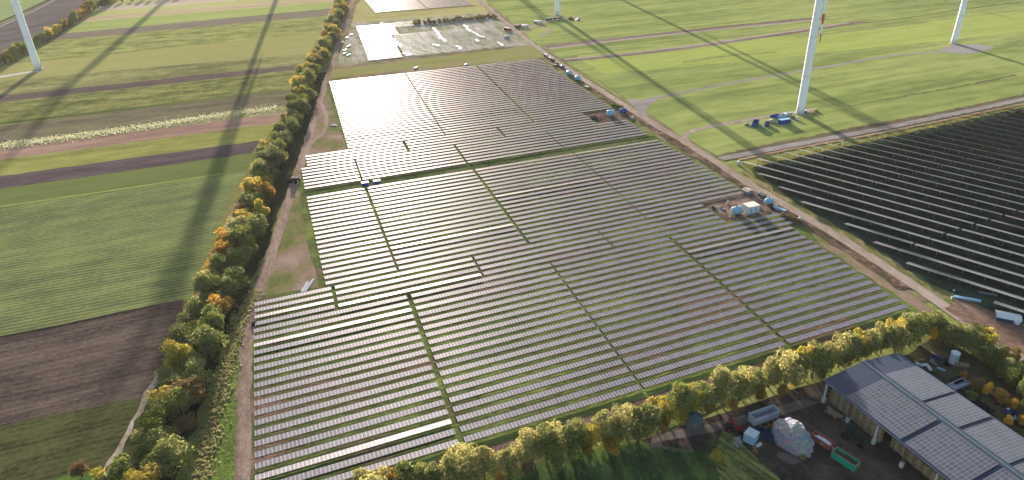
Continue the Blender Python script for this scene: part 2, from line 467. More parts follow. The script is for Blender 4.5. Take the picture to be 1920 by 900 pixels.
# grass verge between park and first unfinished array, arrays' ground
sheet('meadow', [(612, 142), (618, 132), (1012, 84), (1035, 100), (1018, 108), (895, 121), (760, 132), (618, 148)], f_('olive_strip', [(128, 128, 72), (146, 144, 86), (150, 128, 92)], seed=46), step=10)
sheet('rough_ground', [(628, 124), (652, 66), (660, 40), (915, 24), (1004, 84), (800, 104)], f_('site_ground', [(118, 128, 80), (156, 150, 128), (186, 174, 162)], dirn=-20, streak=6, seed=47, scales=(.03, .12, .5), lo=.43, hi=.57), step=10)
sheet('meadow', [(662, 34), (668, 10), (690, -14), (890, -20), (925, 18), (915, 24), (740, 38), (660, 42)], f_('tan_meadow', [(150, 140, 88), (170, 160, 104), (176, 172, 118)], seed=48), step=10)
ribbon('track', TRACKL, 4.2, f_('dirt_track', [(128, 104, 92), (152, 128, 114), (172, 148, 134)], dirn=-20, streak=8, seed=49, scales=(.03, .5, 1.5)), jit=.8)
ribbon('track', [(600, 190), (612, 220), (606, 250), (585, 268), (570, 300)], 2.4, f_('worn_track', [(150, 130, 112), (172, 150, 134)], dirn=-20, seed=50), jit=.6)

# right meadow
M_MEAD = f_('bright_meadow', [(112, 130, 66), (136, 152, 80), (154, 168, 92)], furrow=11, furw=.03, dirn=64, streak=10, seed=51, scales=(.012, .12, .9), weights=(.5, .3, .2), bump=.6)
sheet('meadow', [(905, -8), (1000, 78), (1190, 196), (1290, 262), (1350, 297), (1640, 243), (1930, 180), (2300, 90), (2500, -60), (1400, -100), (905, -60)], M_MEAD, step=12, jit=1)
sheet('meadow', [(1080, 104), (1300, 84), (1620, 55), (1930, 20), (1930, 60), (1600, 94), (1300, 124), (1130, 140)], f_('yellow_meadow', [(132, 152, 64), (152, 170, 76), (170, 184, 88)], dirn=64, streak=12, seed=52, lo=.34, hi=.66), step=12, jit=3)
M_STRIPE = f_('turned_soil', [(104, 84, 78), (128, 108, 100), (146, 128, 120)], dirn=64, seed=53)
M_STRIPP = f_('pale_turned_soil', [(160, 140, 128), (176, 156, 146)], dirn=64, seed=54)
ribbon('track', [(1022, 89), (1100, 80), (1230, 66), (1400, 48), (1545, 34)], 13, M_STRIPE, jit=1.2)
ribbon('track', [(1030, 92), (1100, 83), (1230, 68), (1400, 50), (1530, 38)], 5, M_STRIPP, jit=.8)
ribbon('track', [(1054, 114), (1150, 105), (1290, 89), (1450, 66), (1600, 44), (1625, 43)], 11, M_STRIPE, jit=1.2)
ribbon('track', [(1058, 112), (1150, 103), (1290, 87), (1450, 64), (1590, 43)], 4.5, M_STRIPP, jit=.8)
ribbon('track', [(1620, 44), (1700, 34), (1800, 19), (1930, 2)], 3, f_('thin_furrow', [(92, 96, 62), (110, 112, 70)], dirn=64), jit=.6)
ribbon('track', [(1590, 200), (1700, 180), (1800, 163), (1905, 141)], (1.5, 3), f_('furrow_line', [(98, 100, 62), (116, 110, 76)], dirn=64, seed=56), jit=1.2)
ribbon('track', [(1490, 70), (1600, 58), (1740, 42)], 4, f_('dull_streak', [(128, 134, 82), (142, 144, 92)], dirn=64, seed=57), jit=1.6)
ribbon('track', [(1280, 118), (1360, 106), (1455, 98)], 3, f_('dull_streak_low', [(122, 122, 76), (136, 136, 86)], dirn=64, seed=57), jit=1.2)
M_GRAV = f_('grey_gravel', [(138, 126, 122), (156, 144, 140), (168, 158, 152)], dirn=62, streak=6, seed=58)
M_PINK = f_('pinkish_track', [(150, 130, 116), (168, 148, 134), (182, 164, 150)], dirn=-20, streak=6, seed=59, scales=(.02, .3, 1.2))
ribbon('path', [(1208, 188), (1262, 178), (1340, 162), (1447, 143), (1560, 124), (1680, 104), (1775, 97)], 3.6, M_GRAV)
sheet('path', [(1174, 186), (1205, 189), (1250, 180), (1262, 178), (1228, 190), (1212, 205), (1214, 220), (1240, 238), (1200, 215)], M_GRAV, step=2)
sheet('path', [(1762, 92), (1790, 84), (1835, 84), (1865, 89), (1840, 98), (1805, 102), (1775, 99)], f_('turbine_pad', [(150, 142, 140), (164, 156, 152)], seed=60), step=3)
ribbon('path', [(1288, 250), (1310, 243), (1360, 233), (1420, 222), (1475, 213), (1530, 207)], 4.4, M_PINK)
ribbon('path', [(1288, 250), (1284, 262), (1300, 276), (1336, 298)], 4.4, M_PINK)
sheet('path', [(1492, 216), (1500, 206), (1530, 203), (1536, 210), (1520, 218)], M_PINK, step=2)
ribbon('verge', [(1345, 296), (1440, 276), (1540, 256), (1640, 236), (1740, 218), (1830, 200), (1960, 172)], 6, f_('road_bank', [(84, 74, 58), (108, 94, 78), (116, 112, 74)], dirn=62, streak=4, seed=61), jit=1.2)
ribbon('road', [(1350, 299), (1400, 289), (1500, 270), (1640, 244), (1780, 216), (1960, 178)], 5.6, M_GRAV, jit=.3)
ribbon('verge', [(1385, 300), (1500, 277), (1640, 252), (1780, 224), (1960, 187)], 2.2, f_('reddish_verge', [(160, 124, 100), (180, 146, 122)], dirn=62, seed=62), jit=.5)
ribbon('path', [(1012, 70), (1030, 55), (975, 46), (960, 48)], 4, M_PINK)
ribbon('path', [(978, 62), (992, 54), (1010, 46), (1045, 36), (1085, 32)], 9, f_('turbine_yard', [(168, 150, 132), (150, 152, 100)], seed=63), jit=1.5)

# right solar field ground (old array with thick grass)
A2 = 130.5
E2 = az(A2); N2 = az(A2 - 90)
def rf(r, q, z=0.0):
    p = E2 * r + N2 * q
    return Vector((p.x, p.y, z))
M_OLDG = f_('old_park_grass', [(110, 114, 50), (134, 142, 64), (150, 154, 80)], dirn=A2, streak=2, seed=64, bump=.8, bdist=.5)
sheet('old_park_ground', [(1388, 305), (1540, 277), (1760, 232), (1990, 186), (2300, 130), (2500, 700), (1960, 640), (1860, 600), (1790, 560), (1650, 478), (1530, 404), (1440, 344)], M_OLDG, step=8, jit=1)
sheet('old_park_ground', [rf(-152, 345), rf(-122, 322), rf(-104, 312), rf(-80, 299), rf(-62, 288), rf(-44, 281), rf(-16, 273), rf(150, 273), rf(150, 560), rf(-62, 560)], f_('painted_shade_grass', [(34, 50, 46), (48, 70, 62), (60, 84, 68)], dirn=A2, streak=3, seed=90), world=True)  # shade between the tables put into the colour: grass darkened and tinted teal
ribbon('verge', [(1400, 322), (1450, 362), (1530, 410), (1620, 462), (1700, 515), (1790, 572), (1880, 626), (1960, 670)], 5, f_('sandy_verge', [(90, 100, 52), (120, 118, 66), (166, 140, 116)], dirn=-20, streak=3, seed=65), jit=1.6)
ribbon('verge', [(1440, 372), (1520, 424), (1620, 488), (1700, 542)], 6, f_('spoil_verge', [(70, 66, 44), (100, 82, 68), (146, 122, 106)], dirn=-20, streak=2, seed=66, scales=(.05, .2, 1.)), jit=1.5)
ribbon('verge', [(1010, 90), (1100, 160), (1190, 218), (1280, 276), (1360, 326), (1400, 350)], 7, f_('dirt_bank', [(72, 68, 44), (102, 84, 68), (144, 120, 102)], dirn=-20, streak=2, seed=67, scales=(.05, .2, 1.)), jit=1.2)
ribbon('road', [(888, -14), (902, 5), (945, 40), (1000, 84), (1080, 140), (1178, 203), (1230, 236), (1280, 265), (1340, 303), (1400, 343), (1490, 396), (1580, 450), (1680, 514), (1770, 575), (1850, 632), (1960, 700)], 5.2, M_PINK, jit=.4)
# farm land at the lower right
FARM = [(700, 985), (900, 925), (1040, 885), (1170, 840), (1315, 790), (1467, 738), (1600, 700), (1700, 668), (1760, 640), (1860, 690), (1960, 760), (2300, 1000), (1900, 1300), (800, 1300)]
M_SOIL = f_('farmyard_soil', [(44, 38, 36), (70, 60, 54), (96, 82, 72)], dirn=140, streak=4, seed=70, scales=(.03, .2, 1.2))
sheet('farmyard', FARM, M_SOIL, step=6)
sheet('meadow', [(700, 985), (960, 885), (1060, 856), (1200, 830), (1260, 838), (1330, 850), (1350, 880), (1400, 990), (1300, 1100), (900, 1100)], f_('shaded_meadow', [(38, 62, 34), (60, 84, 44), (86, 116, 50)], dirn=-16, streak=6, seed=71, scales=(.03, .2, 1.)), step=4)  # shade and light streaks are put into this green
sheet('meadow', [(1352, 812), (1368, 806), (1400, 842), (1470, 910), (1520, 990), (1380, 990), (1350, 900), (1340, 850)], f_('stubble_strip', [(58, 70, 36), (96, 108, 56), (150, 150, 84)], dirn=141, streak=30, seed=72, scales=(.2, .6, 1.2), lo=.42, hi=.58), step=3)
ribbon('path', [(1232, 838), (1228, 826), (1270, 816), (1340, 802), (1400, 788), (1470, 770), (1530, 750), (1580, 742)], 3.4, f_('grey_path', [(92, 82, 76), (116, 104, 96)], dirn=70, seed=73), jit=.4)
ribbon('path', [(1228, 832), (1245, 842), (1300, 848)], 1.4, f_('thin_path', [(90, 84, 72), (104, 98, 84)], dirn=70, seed=74), jit=.3)
sheet('farmyard', [(1700, 668), (1755, 628), (1860, 690), (1960, 770), (2100, 900), (1960, 860), (1800, 730)], f_('weedy_yard', [(40, 44, 30), (66, 66, 44), (92, 84, 60)], dirn=140, streak=3, seed=75), step=4)
sheet('work_yard', [(1770, 580), (1800, 562), (1870, 590), (1940, 620), (2060, 690), (1900, 660), (1840, 628)], f_('muddy_yard', [(92, 70, 62), (122, 96, 84), (148, 122, 108)], dirn=130, streak=5, seed=76), step=3)
ribbon('track', [(1770, 860), (1640, 790), (1560, 752), (1500, 742)], 5, f_('wheel_ruts', [(60, 52, 48), (96, 84, 72), (70, 60, 52)], dirn=140, streak=14, seed=77, scales=(.2, .7, 1.3)), jit=.5)

# ------------------------------------------------------------------ solar rows
M_MOD = module_mat('module_glass', (110, 107, 116), (176, 170, 178), 1.13, .27, rough=.42, k=2.9, gloss=.027)
M_MODF = module_mat('old_module_glass', (112, 114, 118), (180, 180, 180), 1.13, .4, rough=.4, spec=.15, k=3.5)
M_STEEL = plain('galvanised_steel', (136, 136, 140), .5, .2)
MW, PW = 1.13, 2.55
def row_geo(fr, pn, nmod, T=Matrix(), posts=True, tilt=0.0, width=PW, height=1.3, two=False):
    L = nmod * MW
    TT = T @ Matrix.Translation((0, 0, height)) @ Matrix.Rotation(tilt, 4, 'X')
    pn.box((L / 2, 0, 0), (L, width, .035), M=TT)
    if fr is not None:
        fr.box((L / 2, 0, -.12), (L, .16, .14), M=TT)
        n = max(2, int(L / 7.9))
        for i in range(n + 1):
            x = .6 + (L - 1.2) * i / n
            fr.box((x, 0, (height - .2) / 2), (.16, .12, height - .2), M=T)
MESH = {}
def row_mesh(nmod, width, height, tilt, mat, key):
    k = (nmod, key)
    if k not in MESH:
        p, f = MB(), MB()
        row_geo(f, p, nmod, width=width, height=height)
        if key == 'steep':
            f.box((nmod * MW / 2, 0, 0), (nmod * MW, .22, .12), M=Matrix.Translation((0, 0, height)) @ Matrix.Rotation(R(-tilt), 4, 'X') @ Matrix.Translation((0, -width / 2 - .12, .02)))
        for i in range(len(p.v)): p.v[i] = (p.v[i][0], p.v[i][1], p.v[i][2] - height)
        MESH[k] = (p.mesh('module_surface', mat), f.mesh('support_frame', M_STEEL))
    return MESH[k]
rows = []     # (start point, azimuth, nmod, tilt, kindkey, label)
def seg(r0, r1, q, label, tilt=None):
    n = max(3, round((r1 - r0 - 1.3) / MW))
    rows.append([park(r0 + .65, q), ROW_AZ, n, tilt if tilt is not None else 0, 'flat', label])
STRIPN = ['strip beside left track', 'second strip from left', 'third strip from left', 'strip nearest right road']
def rt(): return R(-1.2 + random.gauss(0, 1.0))
class _T:
    def __init__(s): s.r = random.Random(5)
    def gauss(s, a, b):
        return s.r.gauss(a, b) * .8 if s.r.random() > .035 else -s.r.uniform(5, 9)
rr = _T()
for k in range(23):
    q = 251.8 - 4.56 * k
    if k < 4: cuts = [-27.5, 2.2, 59.8, 119.3, 179.3]
    else: cuts = [-27.9, 29.3, 88.9, 147.1, 208.0 if q > 222 else 204.5]
    for j in range(len(cuts) - 1):
        seg(cuts[j] , cuts[j + 1], q, 'flat solar panel row, %s from the front hedge, %s' % (ordw(23 - k), STRIPN[j]), rr.gauss(0, 1))
for k in range(20):
    q = 256.4 + 4.56 * k
    sh = -.012 * (q - 255)
    cuts = [-1 - (.02 * (q - 255) if q < 330 else 1.6), 28.3 + sh, 86.3 + sh, 145.8 + sh, (207.5 if k > 0 else 179) - .07 * (q - 262) * (k > 0)]
    for j in range(4):
        seg(cuts[j], cuts[j + 1], q, 'pale solar panel row, %s in front of the grass lane, %s' % (ordw(20 - k), STRIPN[j]), rr.gauss(0, 1))
for k in range(11):
    q = 355.6 + 4.52 * k
    if k < 7: cuts = [-3, 26.4, 84.2, 142.6, 200.5]
    else: cuts = [.3, 57.5, 116.5, 178.5 if k > 6 else 201]
    for j in range(len(cuts) - 1):
        seg(cuts[j], cuts[j + 1], q, 'bright solar panel row, %s behind the grass lane, %s' % (ordw(k + 1), STRIPN[j]), rr.gauss(0, 1))
for k in range(33):
    q = 405.6 + 4.55 * k
    sh = .016 * (q - 405)
    cuts = [24.4 + sh, 82.8 + sh, 141.6 + sh, (201.5 if q > 410 else 178) - .01 * (q - 405)]
    for j in range(3):
        seg(cuts[j], cuts[j + 1], q, 'far solar panel row, %s of the far block, %s strip' % (ordw(k + 1), ['left', 'middle', 'right'][j]), rr.gauss(0, 1))
# unfinished arrays beyond the olive meadow strip
for k in range(31):
    q = 606 + 4.6 * k
    r0 = 66 - .0 * k
    r0 = 63.5 + .05 * (q - 600)
    seg(r0, r0 + 30 + (8 if k > 18 else 0), q, '', rr.gauss(1.5, .6))
for k in range(18):
    q = 812 + 4.6 * k
    for a, b in ((99, 157), (157.5, 213)):
        seg(a, b, q, '', rr.gauss(3.2, .6))
# old array on the right
for k in range(-1, 29):
    q = 287.9 + 9.47 * k
    if k == -1: r0 = -20
    elif k < 6: r0 = [-54.3, -71, -87, -112, -128.4, -144][k]
    else: r0 = -158 + .408 * (q - 345)
    jj = 0
    g0 = -41 + .41 * (q - 345)
    cutl = [g0 + 60 * j for j in range(-3, 6)]
    cutl = [c for c in cutl if c > r0 + 5]
    a = r0
    for c in cutl:
        P = rf(a, q); px = I(P.x, P.y, 2)
        if px[0] > 1950: break
        n = round((c - a - .8) / MW)
        jj += 1
        rows.append([rf(a + .4, q), A2, n, 0, 'steep', 'steep old solar row, %s from the farm corner, %s table from its left end' % (ordw(k + 2), ordw(jj))])
        a = c
WID = {'flat': (PW, .84, 0), 'steep': (6.0, 2.35, 17.0)}
def size(rw):
    p, a, n = rw[0], rw[1], rw[2]
    e = az(a); q = p + e * (n * MW)
    A = I(p.x, p.y, 1); B = I(q.x, q.y, 1)
    x0, x1 = max(0, min(A[0], B[0])), min(1920, max(A[0], B[0]))
    m = (p + q) / 2
    d = m.y * CT + CAMH * ST
    vis = x1 > x0 and max(A[1], B[1]) > 0 and min(A[1], B[1]) < 905
    return (x1 - x0) * (1 / d if rw[4] == 'flat' else 1.4 / d) if vis else 0
named = [r for r in rows if r[5]]
named = [r for r in named if size(r) > 0]
named.sort(key=size, reverse=True)
single, rest = named[:296], named[296:] + [r for r in rows if not r[5]]
for p, a, n, tl, key, label in single:
    wd, hh, tt = WID[key]
    rz = R(90 - a)
    t = thing('solar_panel_row', label, 'solar panel row', (p.x, p.y, LAYER[0] * 0), rz, 'rows of solar panels')
    pm, fm = row_mesh(n, wd, hh, tt, M_MOD if key == 'flat' else M_MODF, key)
    pn = link('module_surface', pm, t, (0, 0, hh))
    # local +Y of a row points away from the camera, towards the sun: flat rows lean about a degree and a half towards it
    pn.rotation_euler = (R((-1.2 if p.length < 300 else -2.0 if p.length < 400 else -2.9) + .8 * tl) if key == 'flat' else R(-tt), 0, 0)
    link('support_frame', fm, t)
pm = MB()
for p, a, n, tl, key, label in rest:
    wd, hh, tt = WID[key]
    T = Matrix.Translation(p) @ Matrix.Rotation(R(90 - a), 4, 'Z')
    row_geo(None, pm, n, T, width=wd, height=hh, tilt=(R(-2.9 + .8 * tl) if key == 'flat' else R(-tt)))
far = pm.obj('distant_solar_rows', module_mat('distant_module_glass', (126, 116, 128), (126, 116, 128), 1.13, .1, rough=.42, k=2.6, gloss=.026))
far['kind'] = 'stuff'; far['label'] = 'rows of glinting solar panels far behind the olive meadow strip'; far['category'] = 'solar panel rows'
# bare racking of the unfinished array
rk = MB()
for k in range(31):
    q = 606 + 4.6 * k
    r0 = 63.5 + .05 * (q - 600) + 31
    if 690 < q < 722: continue
    P0 = park(r0, q); T = Matrix.Translation(P0) @ Matrix.Rotation(R(90 - ROW_AZ), 4, 'Z')
    Lr = 198 - r0 + SK * 0
    rk.box((Lr / 2, 0, 1.2), (Lr, .3, .14), M=T)
    for i in range(int(Lr / 8)): rk.box((i * 8, 0, .6), (.25, .25, 1.2), M=T)
ro = rk.obj('bare_racking', plain('pale_racking', (176, 172, 170), .5)); ro['kind'] = 'stuff'
ro['label'] = 'pale mounting rails without panels on the unfinished site'; ro['category'] = 'mounting rails'

# ------------------------------------------------------------------ wind turbines
M_WHITE = plain('turbine_white', (222, 224, 226), .35, .4, .03, k=1.35)
M_RED = plain('signal_red', (206, 60, 44), .45, .4, .05)
M_CONC = plain('concrete', (170, 164, 156), .9, .2)
M_DOOR = plain('door_grey', (90, 96, 100), .5)
HUB, BL = 113.0, 67.0
def make_turbine(label, loc, rotor_deg=-40, axis_az=58.0, red=True):
    t = thing('wind_turbine', label, 'wind turbine', loc, R(90 - axis_az), 'wind turbines')   # local +X = rotor axis
    b = MB(); b.lathe((0, 0, 0), [(3.5, 0), (3.5, .5), (3.2, .55)], 32); b.obj('foundation', M_CONC, t)
    b = MB(); b.lathe((0, 0, .5), [(2.75, 0), (2.62, 6), (2.5, 25), (2.35, 50), (2.1, 80), (1.7, 108), (1.7, 109.5)], 40); b.obj('tower', M_WHITE, t, smooth=True)
    b = MB()
    for zj, rj in ((25.5, 2.53), (50.5, 2.38), (80.5, 2.13)): b.lathe((0, 0, zj - .1), [(rj, 0), (rj, .2)], 40)
    b.obj('flange_ring', M_CONC, t)
    b = MB(); b.box((2.7, 0, 3.4), (.2, 1.2, 2.4)); b.box((3.3, 0, 1.6), (1.4, 1.6, .15)); b.box((4.2, 0, .9), (1.2, 1.2, .12)); b.obj('door', M_DOOR, t)
    b = MB(); b.box((-1.6, 0, HUB), (9, 4.0, 4.0), taper=.93); b.box((-4.4, 0, HUB + 2.6), (1.6, 2.4, 1)); b.obj('nacelle', M_WHITE, t)
    b = MB(); b.lathe((3, 0, HUB), [(1.9, 0), (2.1, 1), (2.0, 2.2), (1.4, 3.6), (.3, 4.4)], 20, axis=(1, 0, 0)); hub = b.obj('hub', M_WHITE, t, smooth=True)
    for k in range(3):
        a = R(rotor_deg + 120 * k)
        # angle from straight up; local Y is the rotor's sideways direction
        d = Vector((0, -math.sin(a), math.cos(a))); sd = Vector((0, math.cos(a), math.sin(a)))
        c0 = Vector((4.6, 0, HUB)); cd = Vector((1, 0, 0)); cn = cd.cross(d)
        b = MB(); prev = None
        prof = [(1.5, 1.1, 1.0), (5, 1.5, 1.0), (12, 2.8, .55), (20, 2.6, .4), (32, 2.1, .3), (44, 1.5, .22), (BL - 18, 1.2, .18), (BL - 12, .95, .15), (BL - 6, .7, .12), (BL - 1, .4, .08), (BL, .06, .03)]
        rings = []
        for s_, hw, th in prof:
            ring = []
            for i in range(8):
                an = 2 * math.pi * i / 8
                ring.append(c0 + d * s_ + cd * (math.cos(an) * hw - .25 * hw) + cn * math.sin(an) * th)
            rings.append(ring)
        for i in range(len(rings) - 1):
            s_ = prof[i][0]
            mi = 1 if red and (s_ >= BL - 6.1 or abs(s_ - (BL - 18)) < .1) else 0
            b.add(rings[i] + rings[i + 1], [(j, (j + 1) % 8, 8 + (j + 1) % 8, 8 + j) for j in range(8)], mi)
        b.obj('blade', [M_WHITE, M_RED], t, smooth=True)
    return t
make_turbine('white wind turbine beside the pale gravel stub, leftmost of the wind turbines', G(72, 130), 20)
make_turbine('white wind turbine with red striped blade tip beside blue skips and containers', G(1500, 213), 178)
make_turbine('white wind turbine on a grey gravel pad in the bright meadow', G(1788, 82), 70)
make_turbine('white wind turbine beyond the dirt road with trucks parked at its foot', G(1045, 29), 60)
sdir = az(SUN_AZ); reach = HUB / math.tan(R(SUN_EL))
SHN = ['casting its long shadow over the wide winter crop', 'casting a faint shadow on the tufted meadow', 'casting its shadow across the two turned soil stripes', 'casting its shadow at the trucks beyond the road']
for px, ph, s in (((325, 515), 176, 0), ((118, 166), 182, 1), ((1640, 232), 150, 2), ((1020, 34), 160, 3)):
    p = G(*px) + sdir * reach
    make_turbine('far turbine beyond the top edge, ' + SHN[s], p, ph)
tw = thing('lattice_mast', 'small grey lattice feet far away at the top of the meadow', 'mast', G(1774, 6), 0)
b = MB()
for sx in (-2, 2):
    for sy in (-2, 2): b.tube((sx, sy, 0), (sx * .2, sy * .2, 22), .22, .15, 5)
b.obj('leg_frame', M_STEEL, tw)
b = MB(); b.box((0, 0, 14), (7, .3, .3)); b.box((0, 0, 18), (9, .3, .3)); b.obj('cross_arm', M_STEEL, tw)

# ------------------------------------------------------------------ trees
M_BARK = plain('bark', (74, 62, 52), .9, .2)
LEAVES = {
    'olive': (leaf_mat('olive_leaves', (88, 96, 46), (124, 128, 66)), leaf_mat('grey_green_leaves', (106, 108, 72), (134, 134, 84))),
    'dark': (leaf_mat('dark_leaves', (60, 72, 36), (88, 98, 48)), leaf_mat('green_leaves', (80, 92, 42), (106, 112, 54))),
    'yellow': (leaf_mat('yellow_leaves', (160, 138, 62), (188, 164, 84)), leaf_mat('yellow_green_leaves', (122, 122, 46), (156, 146, 58))),
    'orange': (leaf_mat('orange_leaves', (160, 118, 46), (190, 146, 60)), leaf_mat('rusty_green_leaves', (104, 92, 42), (134, 112, 52))),
    'pale': (leaf_mat('pale_olive_leaves', (136, 130, 76), (170, 160, 100)), leaf_mat('cream_olive_leaves', (120, 118, 70), (156, 148, 92))),
    'brown': (leaf_mat('brown_leaves', (104, 82, 54), (128, 102, 68)), leaf_mat('drab_leaves', (90, 82, 56), (110, 98, 66))),
    'gold': (leaf_mat('golden_leaves', (200, 158, 30), (224, 184, 40)), leaf_mat('golden_leaves_deep', (190, 140, 30), (214, 170, 40))),
}
def crown(rad, hgt, seed, n=1500, leaf=.5, base=.12, lobes=9, mix=.45):
    rnd = random.Random(seed)
    b = MB()
    L = []
    for i in range(lobes):
        a = rnd.uniform(0, 2 * math.pi); rr_ = math.sqrt(rnd.random()) * rad * .62
        z = hgt * (base + .18 + rnd.random() * (.58 if rr_ > rad * .3 else .64))
        s = rnd.uniform(.30, .5) * rad * (1.1 if z < hgt * .6 else .9)
        L.append((Vector((rr_ * math.cos(a), rr_ * math.sin(a), z)), s, 0 if rnd.random() < mix else 1))
    L.append((Vector((0, 0, hgt * .45)), rad * .62, 1))
    tot = sum(l[1] ** 2 for l in L)
    for c, s, mi in L:
        k = int(n * s * s / tot)
        for _ in range(k):
            d = Vector((rnd.gauss(0, 1), rnd.gauss(0, 1), rnd.gauss(.25, 1))).normalized()
            p = c + d * s * (rnd.uniform(.72, 1.12)) * (1 + .25 * noise.noise(d * 2.3 + c))
            p.z = max(.2, p.z)
            nn = (d + Vector((rnd.gauss(0, .6), rnd.gauss(0, .6), rnd.gauss(0, .6)))).normalized()
            u = nn.orthogonal().normalized(); v = nn.cross(u)
            ang = rnd.uniform(0, 6.28); u, v = u * math.cos(ang) + v * math.sin(ang), v * math.cos(ang) - u * math.sin(ang)
            z = leaf * rnd.uniform(.6, 1.3)
            m2 = mi if rnd.random() < .85 else 1 - mi
            b.add([p - u * z * .5, p + v * z * .38, p + u * z * .55, p - v * z * .42], [(0, 1, 2, 3)], m2)
    return b
def trunk(rad, hgt, seed):
    rnd = random.Random(seed); b = MB()
    b.tube((0, 0, -.1), (.1, .1, hgt * .4), .26, .17, 8)
    b.tube((.1, .1, hgt * .4), (0, .2, hgt * .78), .17, .06, 6)
    for i in range(5):
        a = i * 1.26 + rnd.random(); z = hgt * rnd.uniform(.2, .45)
        b.tube((.05, .05, z), (math.cos(a) * rad * .6, math.sin(a) * rad * .6, z + hgt * rnd.uniform(.18, .34)), .12, .04, 5)
    return b
PROTO = {}
for ci, cname in enumerate(LEAVES):
    PROTO[cname] = []
    for s in range(3 if cname in ('olive', 'pale', 'dark', 'yellow', 'orange') else 1):
        sd_ = ci * 10 + s
        H_ = 9.0
        R_ = [4.2, 3.7, 4.6][s]
        cm = crown(R_, H_, sd_ + 3, n=2500, leaf=.55, lobes=[10, 8, 13][s], mix=.55).mesh('crown', list(LEAVES[cname]))
        tm = trunk(R_, H_, sd_).mesh('trunk', M_BARK)
        PROTO[cname].append((cm, tm))
CN = {'olive': 'grey-olive', 'dark': 'dark green', 'yellow': 'yellowing', 'orange': 'orange-tinged', 'pale': 'pale olive', 'brown': 'drab brown', 'gold': 'golden yellow'}
trnd = random.Random(11)
def tree(kind, p, scale, hs, label, group, cat='tree', name='tree'):
    cm, tm = trnd.choice(PROTO[kind])
    t = thing(name, label, cat, (p.x, p.y, 0), trnd.uniform(0, 6.28), group)
    t.scale = (scale, scale, scale * hs)
    link('trunk', tm, t); link('crown', cm, t)
    return t
def along(pts, spacing, world=False):
    P = [Vector((q.x, q.y)) for q in (pts if world else [G(*p) for p in pts])]
    out = []; carry = 0
    for a, b in zip(P, P[1:]):
        L = (b - a).length; d = (b - a) / L; s = carry
        while s < L:
            out.append((a + d * s, Vector((-d.y, d.x)))); s += spacing(a + d * s) if callable(spacing) else spacing
        carry = s - L
    return out
def pick(wts):
    ks = list(wts); return trnd.choices(ks, [wts[k] for k in ks])[0]
hl = along(list(reversed(HEDGE)) , lambda p: 6.2 if p.length < 400 else 7.6 if p.length < 620 else 9.5)
cnt = {-1: 0, 1: 0}
for i, (p, nn) in enumerate(hl):
    for side in (-1, 1):
        off = (trnd.uniform(.2, 2.6 if p.length > 330 else 5.0) if side > 0 else -trnd.uniform(2.5, 6.5))
        q = p + nn * off + Vector((trnd.uniform(-1.4, 1.4), trnd.uniform(-2, 2)))
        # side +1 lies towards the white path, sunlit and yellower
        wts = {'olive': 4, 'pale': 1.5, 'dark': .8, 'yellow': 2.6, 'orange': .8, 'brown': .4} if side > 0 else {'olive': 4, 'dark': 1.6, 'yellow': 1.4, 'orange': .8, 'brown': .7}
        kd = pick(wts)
        cnt[side] += 1
        sc = trnd.uniform(.85, 1.4)
        tree(kd, Vector((q.x, q.y, 0)), sc, trnd.uniform(.68, 1.0), '%s tree, %s from the near end of the left hedgerow, %s side' % (CN[kd], ordw(cnt[side]), 'path' if side > 0 else 'solar park'), 'trees of the left hedgerow')
BH = [(690, 948), (900, 900), (1040, 862), (1170, 818), (1315, 768), (1467, 718), (1560, 692), (1695, 646), (1752, 620)]
k = 0
for i, (p, nn) in enumerate(along(BH, 3.5)):
    q = p + nn * trnd.uniform(-.8, 1.2) + Vector((trnd.uniform(-1, 1), trnd.uniform(-1, 1)))
    kd = pick({'pale': 6, 'olive': 4, 'yellow': .9, 'orange': .4}); k += 1
    tree(kd, Vector((q.x, q.y, 0)), trnd.uniform(.9, 1.28), trnd.uniform(.95, 1.2), '%s tree, %s from the left in the hedge in front of the solar rows' % (CN[kd], ordw(k)), 'trees of the front hedge')
k = 0
for i, (p, nn) in enumerate(along(BH[:-2], 8.5)):
    q = p - nn * trnd.uniform(2.5, 4.4) + Vector((trnd.uniform(-1, 1), trnd.uniform(-1, 1)))
    kd = pick({'olive': 2, 'orange': 3, 'yellow': 2, 'brown': 1.2}); k += 1
    tree(kd, Vector((q.x, q.y, 0)), trnd.uniform(.4, .6), trnd.uniform(.9, 1.2), 'small %s bush, %s from the left at the farm side of the front hedge' % (CN[kd], ordw(k)), 'bushes along the front hedge', 'bush', 'bush')
k = 0
for i, (p, nn) in enumerate(along([(1762, 640), (1815, 650), (1880, 690), (1925, 740), (1960, 790)], 4.6)):
    for s in (-2.6, 2.6):
        q = p + nn * (s + trnd.uniform(-.8, .8)) + Vector((trnd.uniform(-1, 1), trnd.uniform(-1, 1)))
        kd = pick({'olive': 5, 'dark': 2, 'yellow': 1.2, 'orange': .5}); k += 1
        tree(kd, Vector((q.x, q.y, 0)), trnd.uniform(.7, 1.0), trnd.uniform(.85, 1.1), '%s tree, %s along the belt behind the farm scrap yard' % (CN[kd], ordw(k)), 'trees behind the scrap yard')
tree('gold', G(1746, 638), .42, 1.5, 'slim golden yellow tree where the front hedge meets the yard belt', None)
k = 0
for i, (p, nn) in enumerate(along([(-20, 136), (20, 116), (60, 94), (100, 70), (140, 46), (175, 22), (205, 10), (225, -6)], 8.5)):
    kd = pick({'olive': 3, 'dark': 3, 'orange': 2, 'yellow': 1.4}); k += 1
    tree(kd, Vector((p.x, p.y, 0)), trnd.uniform(.85, 1.35), trnd.uniform(.9, 1.2), '%s tree, %s from the near end of the upper left hedgerow' % (CN[kd], ordw(k)), 'trees of the upper left hedgerow')
k = 0
